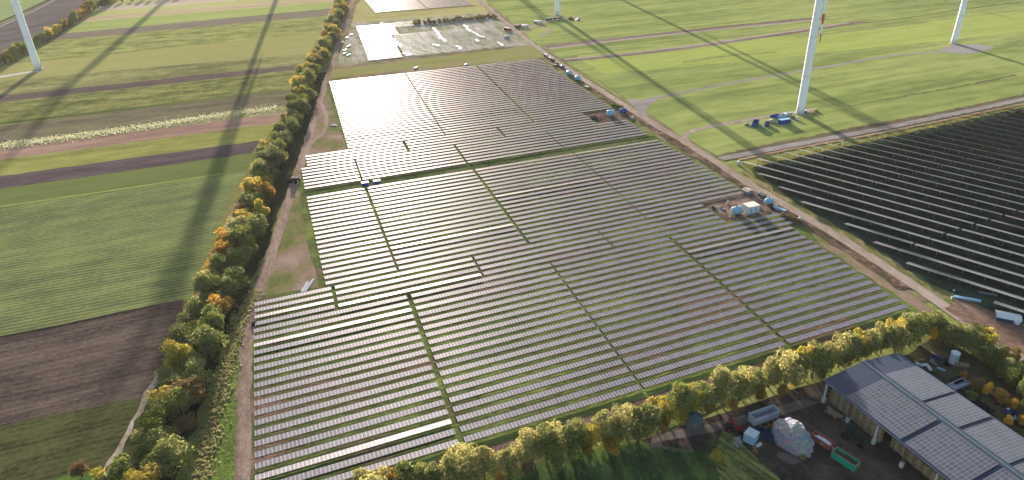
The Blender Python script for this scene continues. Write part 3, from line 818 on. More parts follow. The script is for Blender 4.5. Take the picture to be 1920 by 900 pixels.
for i, (p, nn) in enumerate(along([(212, 6), (250, 3), (300, -1), (345, -5)], 10)):
    kd = pick({'olive': 2, 'orange': 3}); k += 1
    tree(kd, Vector((p.x, p.y, 0)), trnd.uniform(.6, .85), .8, '%s tree, %s in the short top edge hedge from the lane' % (CN[kd], ordw(k)), 'trees at the top edge')
# bushes on the unfinished site
k = 0
for i, (p, nn) in enumerate(along([(778, 45), (840, 41), (900, 35), (930, 33)], 5.0)):
    for s in (-3.5, 3.5):
        kd = pick({'olive': 3, 'brown': 4, 'orange': .5}); k += 1
        q = p + nn * s
        tree(kd, Vector((q.x + trnd.uniform(-1, 1), q.y + trnd.uniform(-1, 1), 0)), trnd.uniform(.55, .8), .55, 'low %s bush, %s in the scrub strip on the unfinished site' % (CN[kd], ordw(k)), 'scrub on the unfinished site', 'bush', 'bush')
SINGLES = [((155, 893), 'brown', .62, .9, 'drab brown leafless bush at the lower left field corner'), ((195, 905), 'yellow', .7, .8, 'yellow bush at the near end of the white path'),
           ((1345, 868), 'yellow', .62, .9, 'olive yellow bush between the dark meadow and the stubble strip'), ((1335, 838), 'olive', .35, .9, 'small olive bush above the stubble strip'),
           ((1804, 712), 'orange', .28, 1.0, 'orange bush beside the pale trailer behind the barn'), ((1830, 732), 'brown', .45, .9, 'wide tan bush above the scrap behind the barn'),
           ((1848, 742), 'gold', .30, 1.4, 'bright yellow sapling among the scrap behind the barn'), ((1872, 754), 'orange', .42, .9, 'orange bush among planks behind the barn'),
           ((1893, 768), 'orange', .40, .9, 'orange bush by the blue barrel behind the barn'), ((1887, 796), 'gold', .28, .9, 'yellow orange bush under the blue barrel'),
           ((1915, 800), 'orange', .40, .9, 'orange bush at the right picture edge behind the barn'), ((1818, 752), 'olive', .38, .8, 'olive bush against the barn eave'),
           ((1505, 862), 'olive', .3, .6, 'low olive bush beside the coloured heap'), ((1262, 848), 'olive', .2, .6, 'tiny shrub at the bend of the thin path'),
           ((1530, 210), 'yellow', .55, .35, 'low yellow scrub on the soil mound beside the turbine'), ((1486, 222), 'yellow', .5, .4, 'low yellow scrub left of the turbine foot')]
for px, kd, s, hs, lb in SINGLES: tree(kd, G(*px), s * (1.35 if px[0] > 1790 else 1), hs, lb, None, 'bush', 'bush')
# low hedge beside the work site, dark shrubs by the upper tank
k = 0
for p, nn in along([(1468, 407), (1483, 413), (1499, 420)], 2.6):
    k += 1; tree('brown', Vector((p.x, p.y, 0)), .42, .62, 'low brown shrub, %s in the clipped hedge below the work site' % ordw(k), 'clipped hedge shrubs', 'shrub', 'shrub')
k = 0
for p, nn in along([(1148, 200), (1170, 204)], 2.4):
    k += 1; tree('dark', Vector((p.x, p.y, 0)), .4, .6, 'dark green shrub, %s above the blue tank by the road' % ordw(k), 'shrubs above the blue tank', 'shrub', 'shrub')
# weeds (stuff)
def weeds(name, pts_world, n, col, h, label, seed, half):
    rnd = random.Random(seed); b = MB()
    P = pts_world
    segs = [(a, c, (c - a).length) for a, c in zip(P, P[1:])]; tot = sum(s[2] for s in segs)
    for _ in range(n):
        u = rnd.random() * tot
        for a, c, L in segs:
            if u < L: break
            u -= L
        d = (c - a) / L; nn = Vector((-d.y, d.x, 0))
        p = a + d * u + nn * rnd.gauss(0, half * .5); p.z = LAYER[0] * 0 + .1
        hh = h * rnd.uniform(.4, 1.2); ww = h * rnd.uniform(.5, 1.1)
        for j in range(4):
            a_ = rnd.uniform(0, 6.28); ux = Vector((math.cos(a_), math.sin(a_), 0)) * ww * .5
            tip = Vector((rnd.uniform(-.3, .3), rnd.uniform(-.3, .3), hh))
            b.add([p - ux, p + ux, p + ux * .8 + tip, p - ux * .8 + tip], [(0, 1, 2, 3)])
    o = b.obj(name, col); o['kind'] = 'stuff'; o['label'] = label; o['category'] = 'weeds'
M_WEED = leaf_mat('weed_leaves', (124, 120, 76), (168, 158, 112)); M_PALE = leaf_mat('pale_weed_leaves', (150, 146, 112), (204, 200, 168), .5); M_GRN = leaf_mat('grass_blades', (104, 124, 54), (134, 152, 70), .5)
weeds('weeds', [G(*p) for p in [(478, 545), (448, 610), (421, 700), (400, 790), (380, 880), (365, 960)]], 2000, M_WEED, .55, 'tangled tan weeds between the hedge shadow and the bright grass', 3, 3.0)
weeds('weeds', [G(*p) for p in [(0, 274), (150, 256), (300, 234), (420, 215), (520, 203)]], 2600, M_PALE, .45, 'pale tufts along the reddish soil strip', 4, 7.0)
weeds('grass_tufts', [G(*p) for p in [(1408, 310), (1560, 279), (1760, 240), (1920, 205)]], 420, M_WEED, .6, 'grass tufts at the row ends of the old array', 5, 5.0)
weeds('grass_tufts', [G(*p) for p in [(452, 600), (438, 720), (424, 820), (412, 950)]], 1600, M_GRN, .16, 'bright grass tufts beside the left track', 6, 4.0)

# ------------------------------------------------------------------ barn
M_ROOF = plain('roof_sheet', (62, 76, 98), .7, .12, .06, k=2.4)
M_RPV = module_mat('roof_module_glass', (92, 94, 104), (142, 142, 152), 1.05, .15, 1.75, .18, rough=.4, jitter=.18, spec=.2, k=2.5)
M_TIMB = plain('barn_timber', (112, 92, 72), .8)
M_POST = plain('white_post', (206, 206, 208), .6)
BAZ = 154.5; ZE, ZR, BWD, BLN = 8.4, 10.2, 32.4, 66.0
A0 = G(1542.6, 713, ZE); A0.z = 0
rzb = R(90 - BAZ)                                   # local +X runs along the barn towards the camera, local +Y is its right hand far side
barn = thing('barn', 'long open barn with blue-grey roof covered in solar modules', 'barn', A0, rzb)
YS = 1.0                                             # local +Y = across, from left eave to right eave
def roofpt(x, y):
    yy = y if y <= BWD / 2 else BWD - y
    return ZE + (ZR - ZE) * yy / (BWD / 2)
sl = math.atan2(ZR - ZE, BWD / 2)
for side in (0, 1):
    b = MB()
    y0, y1 = (0, BWD / 2 - .02) if side == 0 else (BWD, BWD / 2 + .02)
    z0, z1 = ZE, ZR
    vs = [(0, y0, z0), (BLN, y0, z0), (BLN, y1, z1), (0, y1, z1), (0, y0, z0 - .22), (BLN, y0, z0 - .22), (BLN, y1, z1 - .22), (0, y1, z1 - .22)]
    b.add(vs, [(0, 1, 2, 3), (7, 6, 5, 4), (0, 4, 5, 1), (1, 5, 6, 2), (2, 6, 7, 3), (3, 7, 4, 0)])
    for i in range(int(BLN / 1.0)):
        x = .5 + i * 1.0
        ym = (y0 + y1) / 2
        b.box((x, ym, (z0 + z1) / 2 + .008), (.06, BWD / 2 - .3, .03), rx=(sl if side == 0 else -sl))
    b.obj('roof', M_ROOF, barn)
b = MB(); b.box((BLN / 2 + .0, BWD / 2, ZR + .1), (BLN, .7, .16)); b.box((BLN / 2 + 4, BWD / 2 - .8, ZR + .02), (BLN - 8, .25, .3)); b.box((BLN / 2 + 4, BWD / 2 + .8, ZR + .02), (BLN - 8, .25, .3))
b.obj('ridge_cap', plain('ridge_metal', (96, 110, 124), .6), barn)
def pv(x0, x1, side):
    b = MB()
    w_ = BWD / 2 - 2.0
    b.box(((x1 - x0) / 2, w_ / 2, 0), (x1 - x0, w_, .06))
    o = b.obj('solar_array', M_RPV, barn)
    if side == 0:
        o.location = (x0, .8, ZE + (ZR - ZE) * .8 / (BWD / 2) + .2); o.rotation_euler = (sl, 0, 0)
    else:
        o.location = (x1, BWD - .8, ZE + (ZR - ZE) * .8 / (BWD / 2) + .2); o.rotation_euler = (sl, 0, math.pi)
for x0, x1 in ((9, 28.5), (30, 47), (48.4, 65)): pv(x0, x1, 0)
for x0, x1 in ((7.5, 21), (22.2, 33.0), (34.4, 48), (49.2, 65)): pv(x0, x1, 1)
for i in range(7):
    for y in (.9, BWD - .9):
        b = MB(); b.tube((1.2 + i * 9.9, y, 0), (1.2 + i * 9.9, y, ZE - .1), .3, .3, 10)
        p = b.obj('post', M_POST if i in (2, 4) else M_TIMB if i else M_POST, barn)
        b = MB(); b.box((1.2 + i * 9.9, y, 1.1), (.9, .9, 2.2)); b.obj('post_base', M_POST, p)
for y in (.9, BWD / 2, BWD - .9):
    b = MB(); b.box((BLN / 2, y, roofpt(0, y) - .5), (BLN - 1, .3, .5)); b.obj('beam', M_TIMB, barn)
b = MB()
for i in range(7):
    x = 1.2 + i * 9.9
    b.box((x, BWD / 4, (ZE + ZR) / 2 - .55), (.25, BWD / 2, .4), rx=sl); b.box((x, BWD * .75, (ZE + ZR) / 2 - .55), (.25, BWD / 2, .4), rx=-sl)
b.obj('rafters', M_TIMB, barn)
BM = Matrix.Translation(A0) @ Matrix.Rotation(rzb, 4, 'Z')
def onbarn(x, y, z=0): return BM @ Vector((x, y, z))
# straw bales under the roof
M_STRAW = f_('straw', [(120, 100, 76), (158, 136, 104), (184, 160, 126)], streak=2, scales=(.2, .8, 3.))
bm_ = MB(); bm_.box((0, 0, .6), (2.4, 1.25, 1.18)); 
for dx in (-.6, 0, .6): bm_.box((dx, 0, .6), (.05, 1.27, 1.2))
bale = bm_.mesh('straw_bale', M_STRAW)
def bales(x0, nx, y, nz, label):
    for i in range(nx):
        top = nz - (1 if trnd.random() < .3 else 0)
        for j in range(top):
            p = onbarn(x0 + i * 2.46, y + trnd.uniform(-.15, .15), j * 1.2)
            o = link('straw_bale', bale, None, p, rzb + trnd.uniform(-.03, .03)); tag(o, label, 'straw bale', label + ' pile')
bales(3, 8, 3.4, 6, 'big brown straw bale stacked under the far end of the barn roof')
bales(25, 8, 5.0, 4, 'big brown straw bale in the middle stack under the barn roof')
bales(3, 10, 29.5, 5, 'big brown straw bale stacked along the far side of the barn')

# ------------------------------------------------------------------ vehicles, containers, small objects
def cols(name, c, **k): return plain(name, c, **k)
C_BLUE = cols('blue_paint', (46, 84, 158), rough=.4); C_DBLUE = cols('dark_blue_paint', (34, 52, 92), rough=.4); C_LBLUE = cols('light_blue_paint', (150, 186, 212), rough=.5)
C_WHITE = cols('white_paint', (212, 214, 218), rough=.5); C_GREY = cols('grey_paint', (134, 136, 144), rough=.5); C_DARK = cols('dark_rubber', (32, 32, 34), rough=.8)
C_GREEN = cols('green_paint', (30, 160, 130), rough=.45); C_RED = cols('dull_red_paint', (176, 92, 88), rough=.5); C_MAR = cols('maroon_paint', (120, 44, 50), rough=.5)
C_ORA = cols('orange_paint', (196, 128, 66), rough=.5); C_TEAL = cols('dark_green_tarp', (74, 92, 94), rough=.6); C_WOOD = cols('weathered_wood', (150, 128, 104), rough=.85)
C_GLASS = cols('dark_glass', (30, 38, 48), rough=.15, spec=.8); C_REDB = cols('vivid_red_paint', (190, 50, 40), rough=.5); C_BEIGE = cols('beige_sacks', (190, 178, 154), rough=.8)
def skip(label, px, L, W, Hh, deg, col, fill=None, cat='skip', grp=None, name='skip', wheels=0, stripe=None, z0=0):
    t = thing(name, label, cat, G(*px), R(90 - deg), grp)
    zb = .25 + (0.75 if wheels else 0)
    b = MB()
    for s in (-1, 1):
        b.box((0, s * (W / 2 - .06), zb + Hh / 2), (L, .12, Hh)); b.box((s * (L / 2 - .06), 0, zb + Hh / 2 + .004), (.12, W - .24, Hh))
        for i in range(int(L / 1.2)): b.box((-L / 2 + .6 + i * 1.2, s * (W / 2 + .04), zb + Hh / 2), (.12, .08, Hh - .1))
    b.box((0, 0, zb + .06), (L - .2, W - .2, .12))
    b.obj('body', col, t)
    b = MB()
    for s in (-1, 1):
        b.box((0, s * W / 2, zb + Hh + .06), (L + .1, .2, .14)); b.box((s * L / 2, 0, zb + Hh + .06), (.2, W - .2, .14))
    b.obj('rim', stripe or col, t)
    if fill: 
        b = MB(); b.lump((0, 0, zb + Hh * .45), (L * .95, W * .95, Hh * .45), 2, .3, seed=L); b.obj('load', fill, t)
    if wheels:
        for i in range(wheels):
            for s in (-1, 1):
                b = MB(); x = -L * .42 + i * 1.4
                b.tube((x, s * (W / 2 - .35), .5), (x, s * (W / 2), .5), .5, .5, 14); b.obj('wheel', C_DARK, t)
        b = MB(); b.box((L * .2, 0, .85), (L * .6, .9, .25)); b.box((L * .5 + .7, 0, .8), (1.6, .15, .15)); b.obj('chassis', C_DARK, t)
    else:
        b = MB()
        for s in (-1, 1): b.box((0, s * W * .3, .12), (L * .9, .18, .24))
        b.obj('skids', C_DARK, t)
    return t
def container(label, px, L, W, Hh, deg, col, name='container', cat='container', roofc=None, grp=None):
    t = thing(name, label, cat, G(*px), R(90 - deg), grp)
    b = MB(); b.box((0, 0, Hh / 2 + .15), (L, W, Hh))
    for i in range(int(L / .6)):
        for s in (-1, 1): b.box((-L / 2 + .3 + i * .6, s * (W / 2 + .02), Hh / 2 + .15), (.2, .06, Hh - .3))
    b.obj('body', col, t)
    b = MB(); b.box((0, 0, Hh + .21), (L + .16, W + .16, .12)); b.obj('roof', roofc or col, t)
    b = MB()
    for s in (-1, 1): b.box((L / 2 + .03, s * W * .24, Hh / 2 + .15), (.06, W * .44, Hh - .3))
    d = b.obj('door', roofc or col, t)
    b = MB()
    for s in (-.1, .1): b.tube((L / 2 + .1, s * W, .4), (L / 2 + .1, s * W, Hh - .1), .03, .03, 5)
    b.obj('lock_bar', C_GREY, d)
    return t
def truck(label, px, deg, cab, box, L=8, boxh=2.6, grp=None, cat='truck', cargo=True):
    t = thing('truck', label, cat, G(*px), R(90 - deg), grp)
    b = MB(); b.box((L / 2 - .9, 0, 1.55), (1.9, 2.4, 1.9)); b.box((L / 2 - 1.0, 0, 2.7), (1.5, 2.3, .5), taper=.85); b.obj('cab', cab, t)
    b = MB(); b.box((L / 2 + .05, 0, 2.0), (.06, 2.1, .8)); b.obj('windscreen', C_GLASS, t)
    b = MB(); b.box((-.9, 0, 1.0), (L - 1.8, 1.0, .3)); b.obj('chassis', C_DARK, t)
    if cargo:
        b = MB(); b.box((-1.2, 0, 1.2 + boxh / 2), (L - 2.6, 2.45, boxh)); b.obj('cargo_box', box, t)
    else:
        b = MB(); b.box((-1.2, 0, 1.25), (L - 2.6, 2.45, .2)); b.box((1.1, 0, 1.8), (.15, 2.4, 1.2)); b.obj('flatbed', box, t)
    for x in (L / 2 - 1.2, -L / 2 + 1.9, -L / 2 + .8):
        for s in (-1, 1):
            b = MB(); b.tube((x, s * .85, .5), (x, s * 1.22, .5), .5, .5, 12); b.obj('wheel', C_DARK, t)
    return t
def tank(label, px, rad, ln, deg, col, name='tank', end=None, grp=None, lift=.3):
    t = thing(name, label, 'tank', G(*px), R(90 - deg), grp)
    b = MB(); b.lathe((-ln / 2, 0, rad + lift), [(rad * .3, 0), (rad * .75, .12), (rad, .4), (rad, ln - .4), (rad * .75, ln - .12), (rad * .3, ln)], 20, axis=(1, 0, 0)); b.obj('shell', col, t, smooth=True)
    b = MB(); b.lathe((0, 0, 2 * rad + lift - .1), [(.35, 0), (.35, .35), (.2, .4)], 10); b.obj('manhole', end or col, t)
    b = MB()
    for s in (-1, 1): b.box((s * ln * .3, 0, lift / 2 + .25), (.3, rad * 1.5, lift + .5))
    b.obj('cradle', C_GREY, t)
    return t
def silo(label, px, rad, hh, body, roof, conic=.5, name='silo'):
    t = thing(name, label, 'silo', G(*px), 0)
    b = MB(); b.lathe((0, 0, 0), [(rad, 0), (rad, hh), (rad * .97, hh + .02)], 24); b.obj('shell', body, t, smooth=False)
    b = MB(); b.lathe((0, 0, hh + .03), [(rad * 1.06, 0), (rad * .6, rad * conic * .55), (rad * .12, rad * conic), (rad * .1, rad * conic + .2)], 24); b.obj('roof', roof, t)
    b = MB()
    for s in (-.2, .2): b.tube((s, -rad - .12, 0), (s, -rad - .12, hh), .04, .04, 5)
    for i in range(int(hh / .4)): b.tube((-.2, -rad - .12, .3 + i * .4), (.2, -rad - .12, .3 + i * .4), .03, .03, 4)
    b.obj('ladder', C_GREY, t)
    return t
def heap(label, px, d, col, name='heap', cat='heap', amp=.25, seed=1, deg=0, n=3, freq=1.):
    b = MB(); b.lump((0, 0, -.05), d, n, amp, seed, freq=freq)
    o = b.obj(name, col, None, G(*px), R(90 - deg)); return tag(o, label, cat)
def planks(label, px, n, L, deg, col, spread=.5, name='plank_pile', cat='plank pile', hgt=.15):
    rnd = random.Random(px[0]); b = MB()
    for i in range(n): b.box((rnd.uniform(-.6, .6), (i - n / 2) * spread, hgt + .05 * (i % 3)), (L * rnd.uniform(.7, 1), .28, .1), rz=rnd.uniform(-.12, .12))
    o = b.obj(name, col, None, G(*px), R(90 - deg)); return tag(o, label, cat)
def tractor(label, px, deg, col, s=1.0):
    t = thing('tractor', label, 'tractor', G(*px), R(90 - deg)); t.scale = (s, s, s)
    b = MB(); b.box((1.1, 0, 1.35), (2.3, .95, .9), taper=.92); b.box((-.2, 0, 1.0), (1.6, .8, .5)); b.obj('bonnet', col, t)
    b = MB(); b.box((-.9, 0, 2.0), (1.5, 1.5, 1.3), taper=.88); b.obj('cab', C_GLASS, t)
    b = MB(); b.box((-.9, 0, 2.74), (1.6, 1.6, .14)); b.obj('cab_roof', col, t)
    for x, r_, y in ((-1.1, .85, .95), (1.7, .55, .85)):
        for s_ in (-1, 1):
            b = MB(); b.tube((x, s_ * (y - .25), r_), (x, s_ * (y + .25), r_), r_, r_, 16); w_ = b.obj('wheel', C_DARK, t)
            b = MB(); b.tube((x, s_ * (y + .2), r_), (x, s_ * (y + .28), r_), r_ * .5, r_ * .5, 12); b.obj('rim', col, w_)
    return t
# by the middle turbine
skip('large open blue skip, leftmost of the blue skips beside the turbine', (1416, 236), 7.2, 3.2, 2.8, 25, C_BLUE, grp='blue skips by the turbine')
skip('short open blue skip between the large skip and the container', (1438, 236), 4.6, 2.6, 2.0, 20, C_BLUE, grp='blue skips by the turbine')
skip('low long blue skip behind the beige sacks', (1453, 220), 6.6, 2.4, 1.3, 62, C_BLUE, grp='blue skips by the turbine')
container('long blue container with pale roof nearest the turbine', (1470, 232), 8.0, 2.8, 2.9, 66, C_BLUE, roofc=C_LBLUE)
skip('open pale blue trailer skip behind the long blue container', (1466, 222), 5.6, 2.2, 1.5, 66, C_LBLUE, grp='blue skips by the turbine')
truck('white van-like truck parked behind the blue container', (1475, 217), 150, C_WHITE, C_WHITE, 6.0, 1.2, cargo=False)
heap('heap of beige sacks between the blue skips', (1447, 229), (6, 5, 1.8), C_BEIGE, name='sack_heap', amp=.4, seed=3)
tank('small white round tank in front of the blue skips', (1430, 240), .8, 1.7, 40, C_WHITE)
container('small white cabinet at the foot of the turbine', (1493, 225), 1.4, 1.2, 1.7, 60, C_WHITE, name='cabinet', cat='cabinet')
heap('dark rubble heap left of the blue skips', (1401, 235), (4, 3, 1.3), C_GREY, name='rubble_heap', seed=5, amp=.5)
container('small blue and white cabin right of the turbine foot', (1508, 212), 2.6, 1.9, 1.6, 70, C_DBLUE, roofc=C_WHITE, name='cabin', cat='cabin')
heap('long tan soil mound right of the turbine foot', (1523, 213), (9, 5, 1.3), f_('mound_soil', [(116, 108, 62), (164, 140, 92)], seed=80), name='soil_mound', seed=6, deg=60)
# by the centre turbine
truck('white truck parked left of the far turbine', (1009, 44), 108, C_WHITE, C_WHITE, 9, 1.4)
truck('dark blue truck just left of the far turbine foot', (1029, 39), 80, C_DBLUE, C_DBLUE, 6.5, 1.6)
truck('black and blue truck in front of the far turbine foot', (1044, 37), 85, C_DARK, C_DBLUE, 8, 1.4)
truck('white truck turning off the dirt road below the far turbine', (984, 52), 70, C_WHITE, C_WHITE, 7, 1.6)
truck('dark van at the dirt road junction', (971, 52), 120, C_DARK, C_DARK, 6, 1.2)
heap('brown spoil heap right of the far turbine', (1070, 36), (12, 6, 1.8), f_('brown_spoil', [(120, 92, 84), (150, 120, 108)], seed=81), name='spoil_heap', seed=7)
heap('grey spoil heap farthest right of the far turbine', (1083, 37), (9, 4, 1.5), C_GREY, name='spoil_heap', seed=8)
truck('red truck parked on the solar site side of the dirt road', (952, 58), 135, C_REDB, C_MAR, 9, 1.8)
tank('light blue tank on the unfinished site near the red truck', (950, 73), 1.3, 5, 70, C_LBLUE)
# along the road
for i, (x, y) in enumerate(((1023, 106), (1031, 112), (1037, 115), (1044, 122))):
    container('small dark bin, %s from the far end of the bins along the road' % ordw(i + 1), (x, y), 2.6, 2.0, 1.8, 150, C_DARK, name='bin', cat='bin', roofc=C_WHITE if i < 2 else C_DARK, grp='dark bins along the road')
container('low dark red crate container below the bins along the road', (1041, 124), 4, 2.2, 1.2, 150, C_MAR)
tank('small grey-blue tank, upper one of the three along the road', (1055, 128), 1.2, 4, 150, C_GREY)
tank('blue-white tank, middle one of the three along the road', (1067, 141), 1.6, 5.2, 145, C_LBLUE)
tank('blue-white tank, lowest of the three along the road', (1083, 151), 1.6, 5.0, 130, C_LBLUE, end=C_DARK)
container('pale green crate container along the road below the tanks', (1100, 165), 4.2, 2.2, 1.1, 140, cols('pale_green', (142, 150, 104)))
tank('large pale blue tank on the bare soil patch', (1145, 218), 2.0, 5.4, 70, C_LBLUE)
tank('bright blue tank between the bare soil patch and the road', (1168, 213), 1.7, 4.2, 60, C_BLUE)
heap('white rubble heap beside the road junction', (1186, 222), (4, 3, 1.0), C_BEIGE, name='rubble_heap', seed=9, amp=.5)
heap('dark soil heap on the bare soil patch', (1114, 222), (7, 4, 1.4), C_GREY and f_('dark_heap_soil', [(60, 50, 44), (88, 74, 64)]), name='soil_heap', seed=10, amp=.4)
# work site
t = thing('transformer_station', 'white flat-roofed transformer station, largest box of the work site', 'transformer station', G(1407, 397), R(90 - 66))
b = MB(); b.box((0, 0, 1.9), (6.2, 4.6, 3.6)); b.obj('body', C_WHITE, t)
b = MB(); b.box((0, 0, 3.86), (6.6, 5.0, .24)); b.obj('roof', cols('cream_roof', (226, 222, 208)), t)
b = MB(); b.box((0, 0, .06), (6.8, 5.2, .2)); b.obj('plinth', M_CONC, t)
for x in (-1.6, 1.4):
    b = MB(); b.box((x, -2.33, 1.5), (1.3, .06, 2.4)); d = b.obj('door', C_LBLUE, t)
    b = MB(); b.box((x + .45, -2.39, 1.4), (.08, .06, .3)); b.obj('handle', C_DARK, d)
b = MB(); b.box((3.12, 0, 2.2), (.05, 2, 1.0)); b.obj('vent', C_GREY, t)
tank('pale blue round tank left of the transformer station', (1380, 402), 1.9, 4.6, 66, C_LBLUE, end=C_DARK)
tank('light blue tank with dark end beside the road above the work site', (1441, 383), 1.5, 4.2, 70, C_LBLUE, end=C_DARK)
def tent(label, px, L, W, Hh, deg, roofc, wallc):
    t = thing('shed', label, 'shed', G(*px), R(90 - deg))
    b = MB(); b.box((0, 0, Hh * .35), (L, W, Hh * .7)); b.obj('wall', wallc, t)
    for s in (-1, 1):
        b = MB(); b.add([(-L / 2 - .1, s * (W / 2 + .15), Hh * .69), (L / 2 + .1, s * (W / 2 + .15), Hh * .69), (L / 2 + .1, 0, Hh), (-L / 2 - .1, 0, Hh),
                         (-L / 2 - .1, s * (W / 2 + .15), Hh * .69 + .1), (L / 2 + .1, s * (W / 2 + .15), Hh * .69 + .1), (L / 2 + .1, s * .003, Hh + .1), (-L / 2 - .1, s * .003, Hh + .1)],
                        [(3, 2, 1, 0), (4, 5, 6, 7), (0, 1, 5, 4), (1, 2, 6, 5), (3, 0, 4, 7)]); b.obj('roof', roofc, t)
    return t
tent('small grey shed with pale roof at the road end of the rows', (1401, 362), 4.4, 4.0, 2.4, 150, C_BEIGE, C_GREY)
container('small dark container between the grey shed and the light blue tank', (1428, 369), 3.8, 2.2, 1.3, 150, C_TEAL)
tag(MB.obj((lambda b: (b.box((0, 0, 1.1), (.8, .5, 2.2)), b)[1])(MB()), 'marker_post', C_BEIGE, None, G(1364, 384)), 'short pale post at the left of the work site', 'post')
tank('small white upright tank at the road below the clipped hedge', (1499, 415), .9, 1.8, 90, C_WHITE)
for i, (x, y, c, lb) in enumerate(((1455, 388, C_BEIGE, 'pale rubble heap right of the transformer station'), (1398, 402, C_BEIGE, 'cream sandbag heap at the corner between tank and transformer station'), (1424, 393, C_WOOD, 'small tan heap at the right wall of the transformer station'),
                                   (1352, 392, C_GREY, 'grey soil heap at the left edge of the work site'), (1372, 408, C_WOOD, 'tan soil heap below the pale blue round tank'), (1338, 392, C_GREY and C_DARK, 'dark debris heap at the row ends left of the work site'),
                                   (1440, 398, C_WOOD, 'tan gravel heap below the light blue tank'), (1448, 392, C_DARK, 'black debris heap right of the tan gravel heap'))):
    heap(lb, (x, y), (3.4 if i else 4.2, 2.2, .9), c, name='debris_heap', seed=20 + i, amp=.5)
planks('loose pale planks on the left of the work site', (1360, 402), 6, 4, 120, C_WOOD)
container('long low blue-grey trough beside the road below the light blue tank', (1461, 394), 6.5, 1.6, .8, 135, C_LBLUE, name='trough', cat='trough')
# left side things
def stack(label, px, L, W, Hh, deg, col, name='pipe_stack', cat='pipe stack'):
    b = MB()
    n = max(2, int(W / .5))
    for i in range(n):
        for j in range(int(Hh / .5)): b.tube((-L / 2, (i - n / 2 + .5) * .5, .25 + j * .5), (L / 2, (i - n / 2 + .5) * .5, .25 + j * .5), .24, .24, 8)
    return tag(b.obj(name, col, None, G(*px), R(90 - deg)), label, cat)
stack('shorter white pipe bundle, left of the two above the front rows', (572, 539), 7.5, 1.2, .6, 2, C_WHITE)
stack('longer white pipe bundle, right of the two above the front rows', (580, 536), 9.5, 1.2, .6, 4, C_WHITE)
tractor('dark tractor on the left dirt track beside the rows', (554, 342), 20, C_DARK, 1.2)
heap('dark earth heap at the left edge of the track', (543, 342), (4, 3, 1.4), C_DARK and f_('dark_heap', [(60, 50, 46), (88, 76, 68)]), name='earth_heap', seed=31)
heap('dark box-like heap at the last front row ends', (476, 609), (2.4, 1.6, 1.2), C_DARK, name='cable_drum_heap', seed=32)
container('small bright blue box, left one on the grass lane', (685, 347), 3.6, 2.2, 1.4, 66, C_BLUE, name='tool_box', cat='tool box')
container('small bright blue box, right one on the grass lane', (707, 343), 3.6, 2.2, 1.2, 66, C_BLUE, name='tool_box', cat='tool box')
heap('white plastic heap near the bend of the worn track', (626, 236), (1.8, 5, .8), C_WHITE, name='plastic_heap', seed=33)
# white film and pallets on the unfinished site
rnd = random.Random(3)
FILM = [((716, 44), (722, 56), (730, 66), (738, 78), (752, 90)), ((812, 53), (820, 61), (826, 72), (836, 79)), ((870, 48), (878, 57), (890, 63)), ((893, 64), (900, 69), (907, 71)), ((890, 74), (900, 80)), ((858, 86), (866, 94)), ((935, 80), (942, 88)), ((812, 84), (822, 88)), ((757, 100), (766, 105))]
for i, pts in enumerate(FILM):
    b = MB(); Pp = [G(*p) for p in pts]; o = Pp[0].copy()
    for a, c in zip(Pp, Pp[1:]):
        d = (c - a); L = d.length; n_ = max(1, int(L / 4.5))
        for j in range(n_):
            m_ = a + d * ((j + .5) / n_) - o
            b.box((m_.x + rnd.uniform(-1, 1), m_.y, .45), (rnd.uniform(1.8, 3.2), L / n_ * rnd.uniform(.6, 1.0), rnd.uniform(.6, .95)), rz=-math.atan2(d.x, d.y) + rnd.uniform(-.1, .1))
    tag(b.obj('wrapped_module_row', C_WHITE, None, o), 'broken line of white wrapped modules, %s from the left on the unfinished site' % ordw((1, 4, 7, 8, 6, 5, 9, 3, 2)[i]), 'module stacks', 'wrapped modules on the unfinished site')
WHT = [(655, 88), (648, 95), (642, 80), (660, 66), (650, 72), (644, 102), (655, 104), (780, 128), (873, 122)]
WORD = ['nearest the scrub strip', 'at the olive strip edge', 'in the middle of the bare racking', 'by the left site corner']
for i, (x, y) in enumerate(WHT):
    b = MB()
    for j in range(3): b.box((rnd.uniform(-.8, .8), rnd.uniform(-2.5, 2.5), .6), (rnd.uniform(.6, 1.2), rnd.uniform(1.2, 2.8), rnd.uniform(.8, 1.2)), rz=rnd.uniform(-.4, .4))
    o = b.obj('pallet_stack', C_WHITE, None, G(x, y), R(-20 + rnd.uniform(-15, 15)))
    tag(o, 'white wrapped pallet stack, %s from the scrub strip on the unfinished site' % ordw(i + 1), 'pallet stack', 'white pallet stacks on the unfinished site')
# right field corner
tent('long white-roofed shed with blue-grey wall at the right edge', (1888, 600), 8.0, 5.0, 2.6, 112, C_WHITE, cols('slate_wall', (66, 78, 98)))
for i, (x, y) in enumerate(((1843, 553), (1859, 556))):
    t = thing('panel_table', 'small pale panel table on the grass, %s one of the pair' % ('left', 'right')[i], 'panel table', G(x, y), R(90 - 112), 'small panel tables')
    b = MB(); b.box((0, 0, 1.0), (3.6, 2.4, .06), rx=R(-12)); b.obj('top', C_LBLUE and cols('pale_panel%d' % i, (150, 158, 172)), t)
    for sx in (-1.4, 1.4):
        b = MB(); b.box((sx, 0, .5), (.12, .12, 1.0)); b.obj('leg', M_STEEL, t)
container('long low white-blue trough on the verge below the old array', (1813, 563), 9, 1.4, .7, 112, C_LBLUE, name='trough', cat='trough')
tank('small dark and white tank on the verge left of the trough', (1787, 550), .5, 1.0, 60, C_DARK, end=C_WHITE)
tag(MB.obj((lambda b: (b.box((0, 0, .8), (.7, .4, 1.6)), b.box((0, 0, .1), (1.2, 1.0, .2)), b)[2])(MB()), 'marker_post', C_WHITE, None, G(1784, 562)), 'white marker post on the sandy verge below the small tank', 'post')
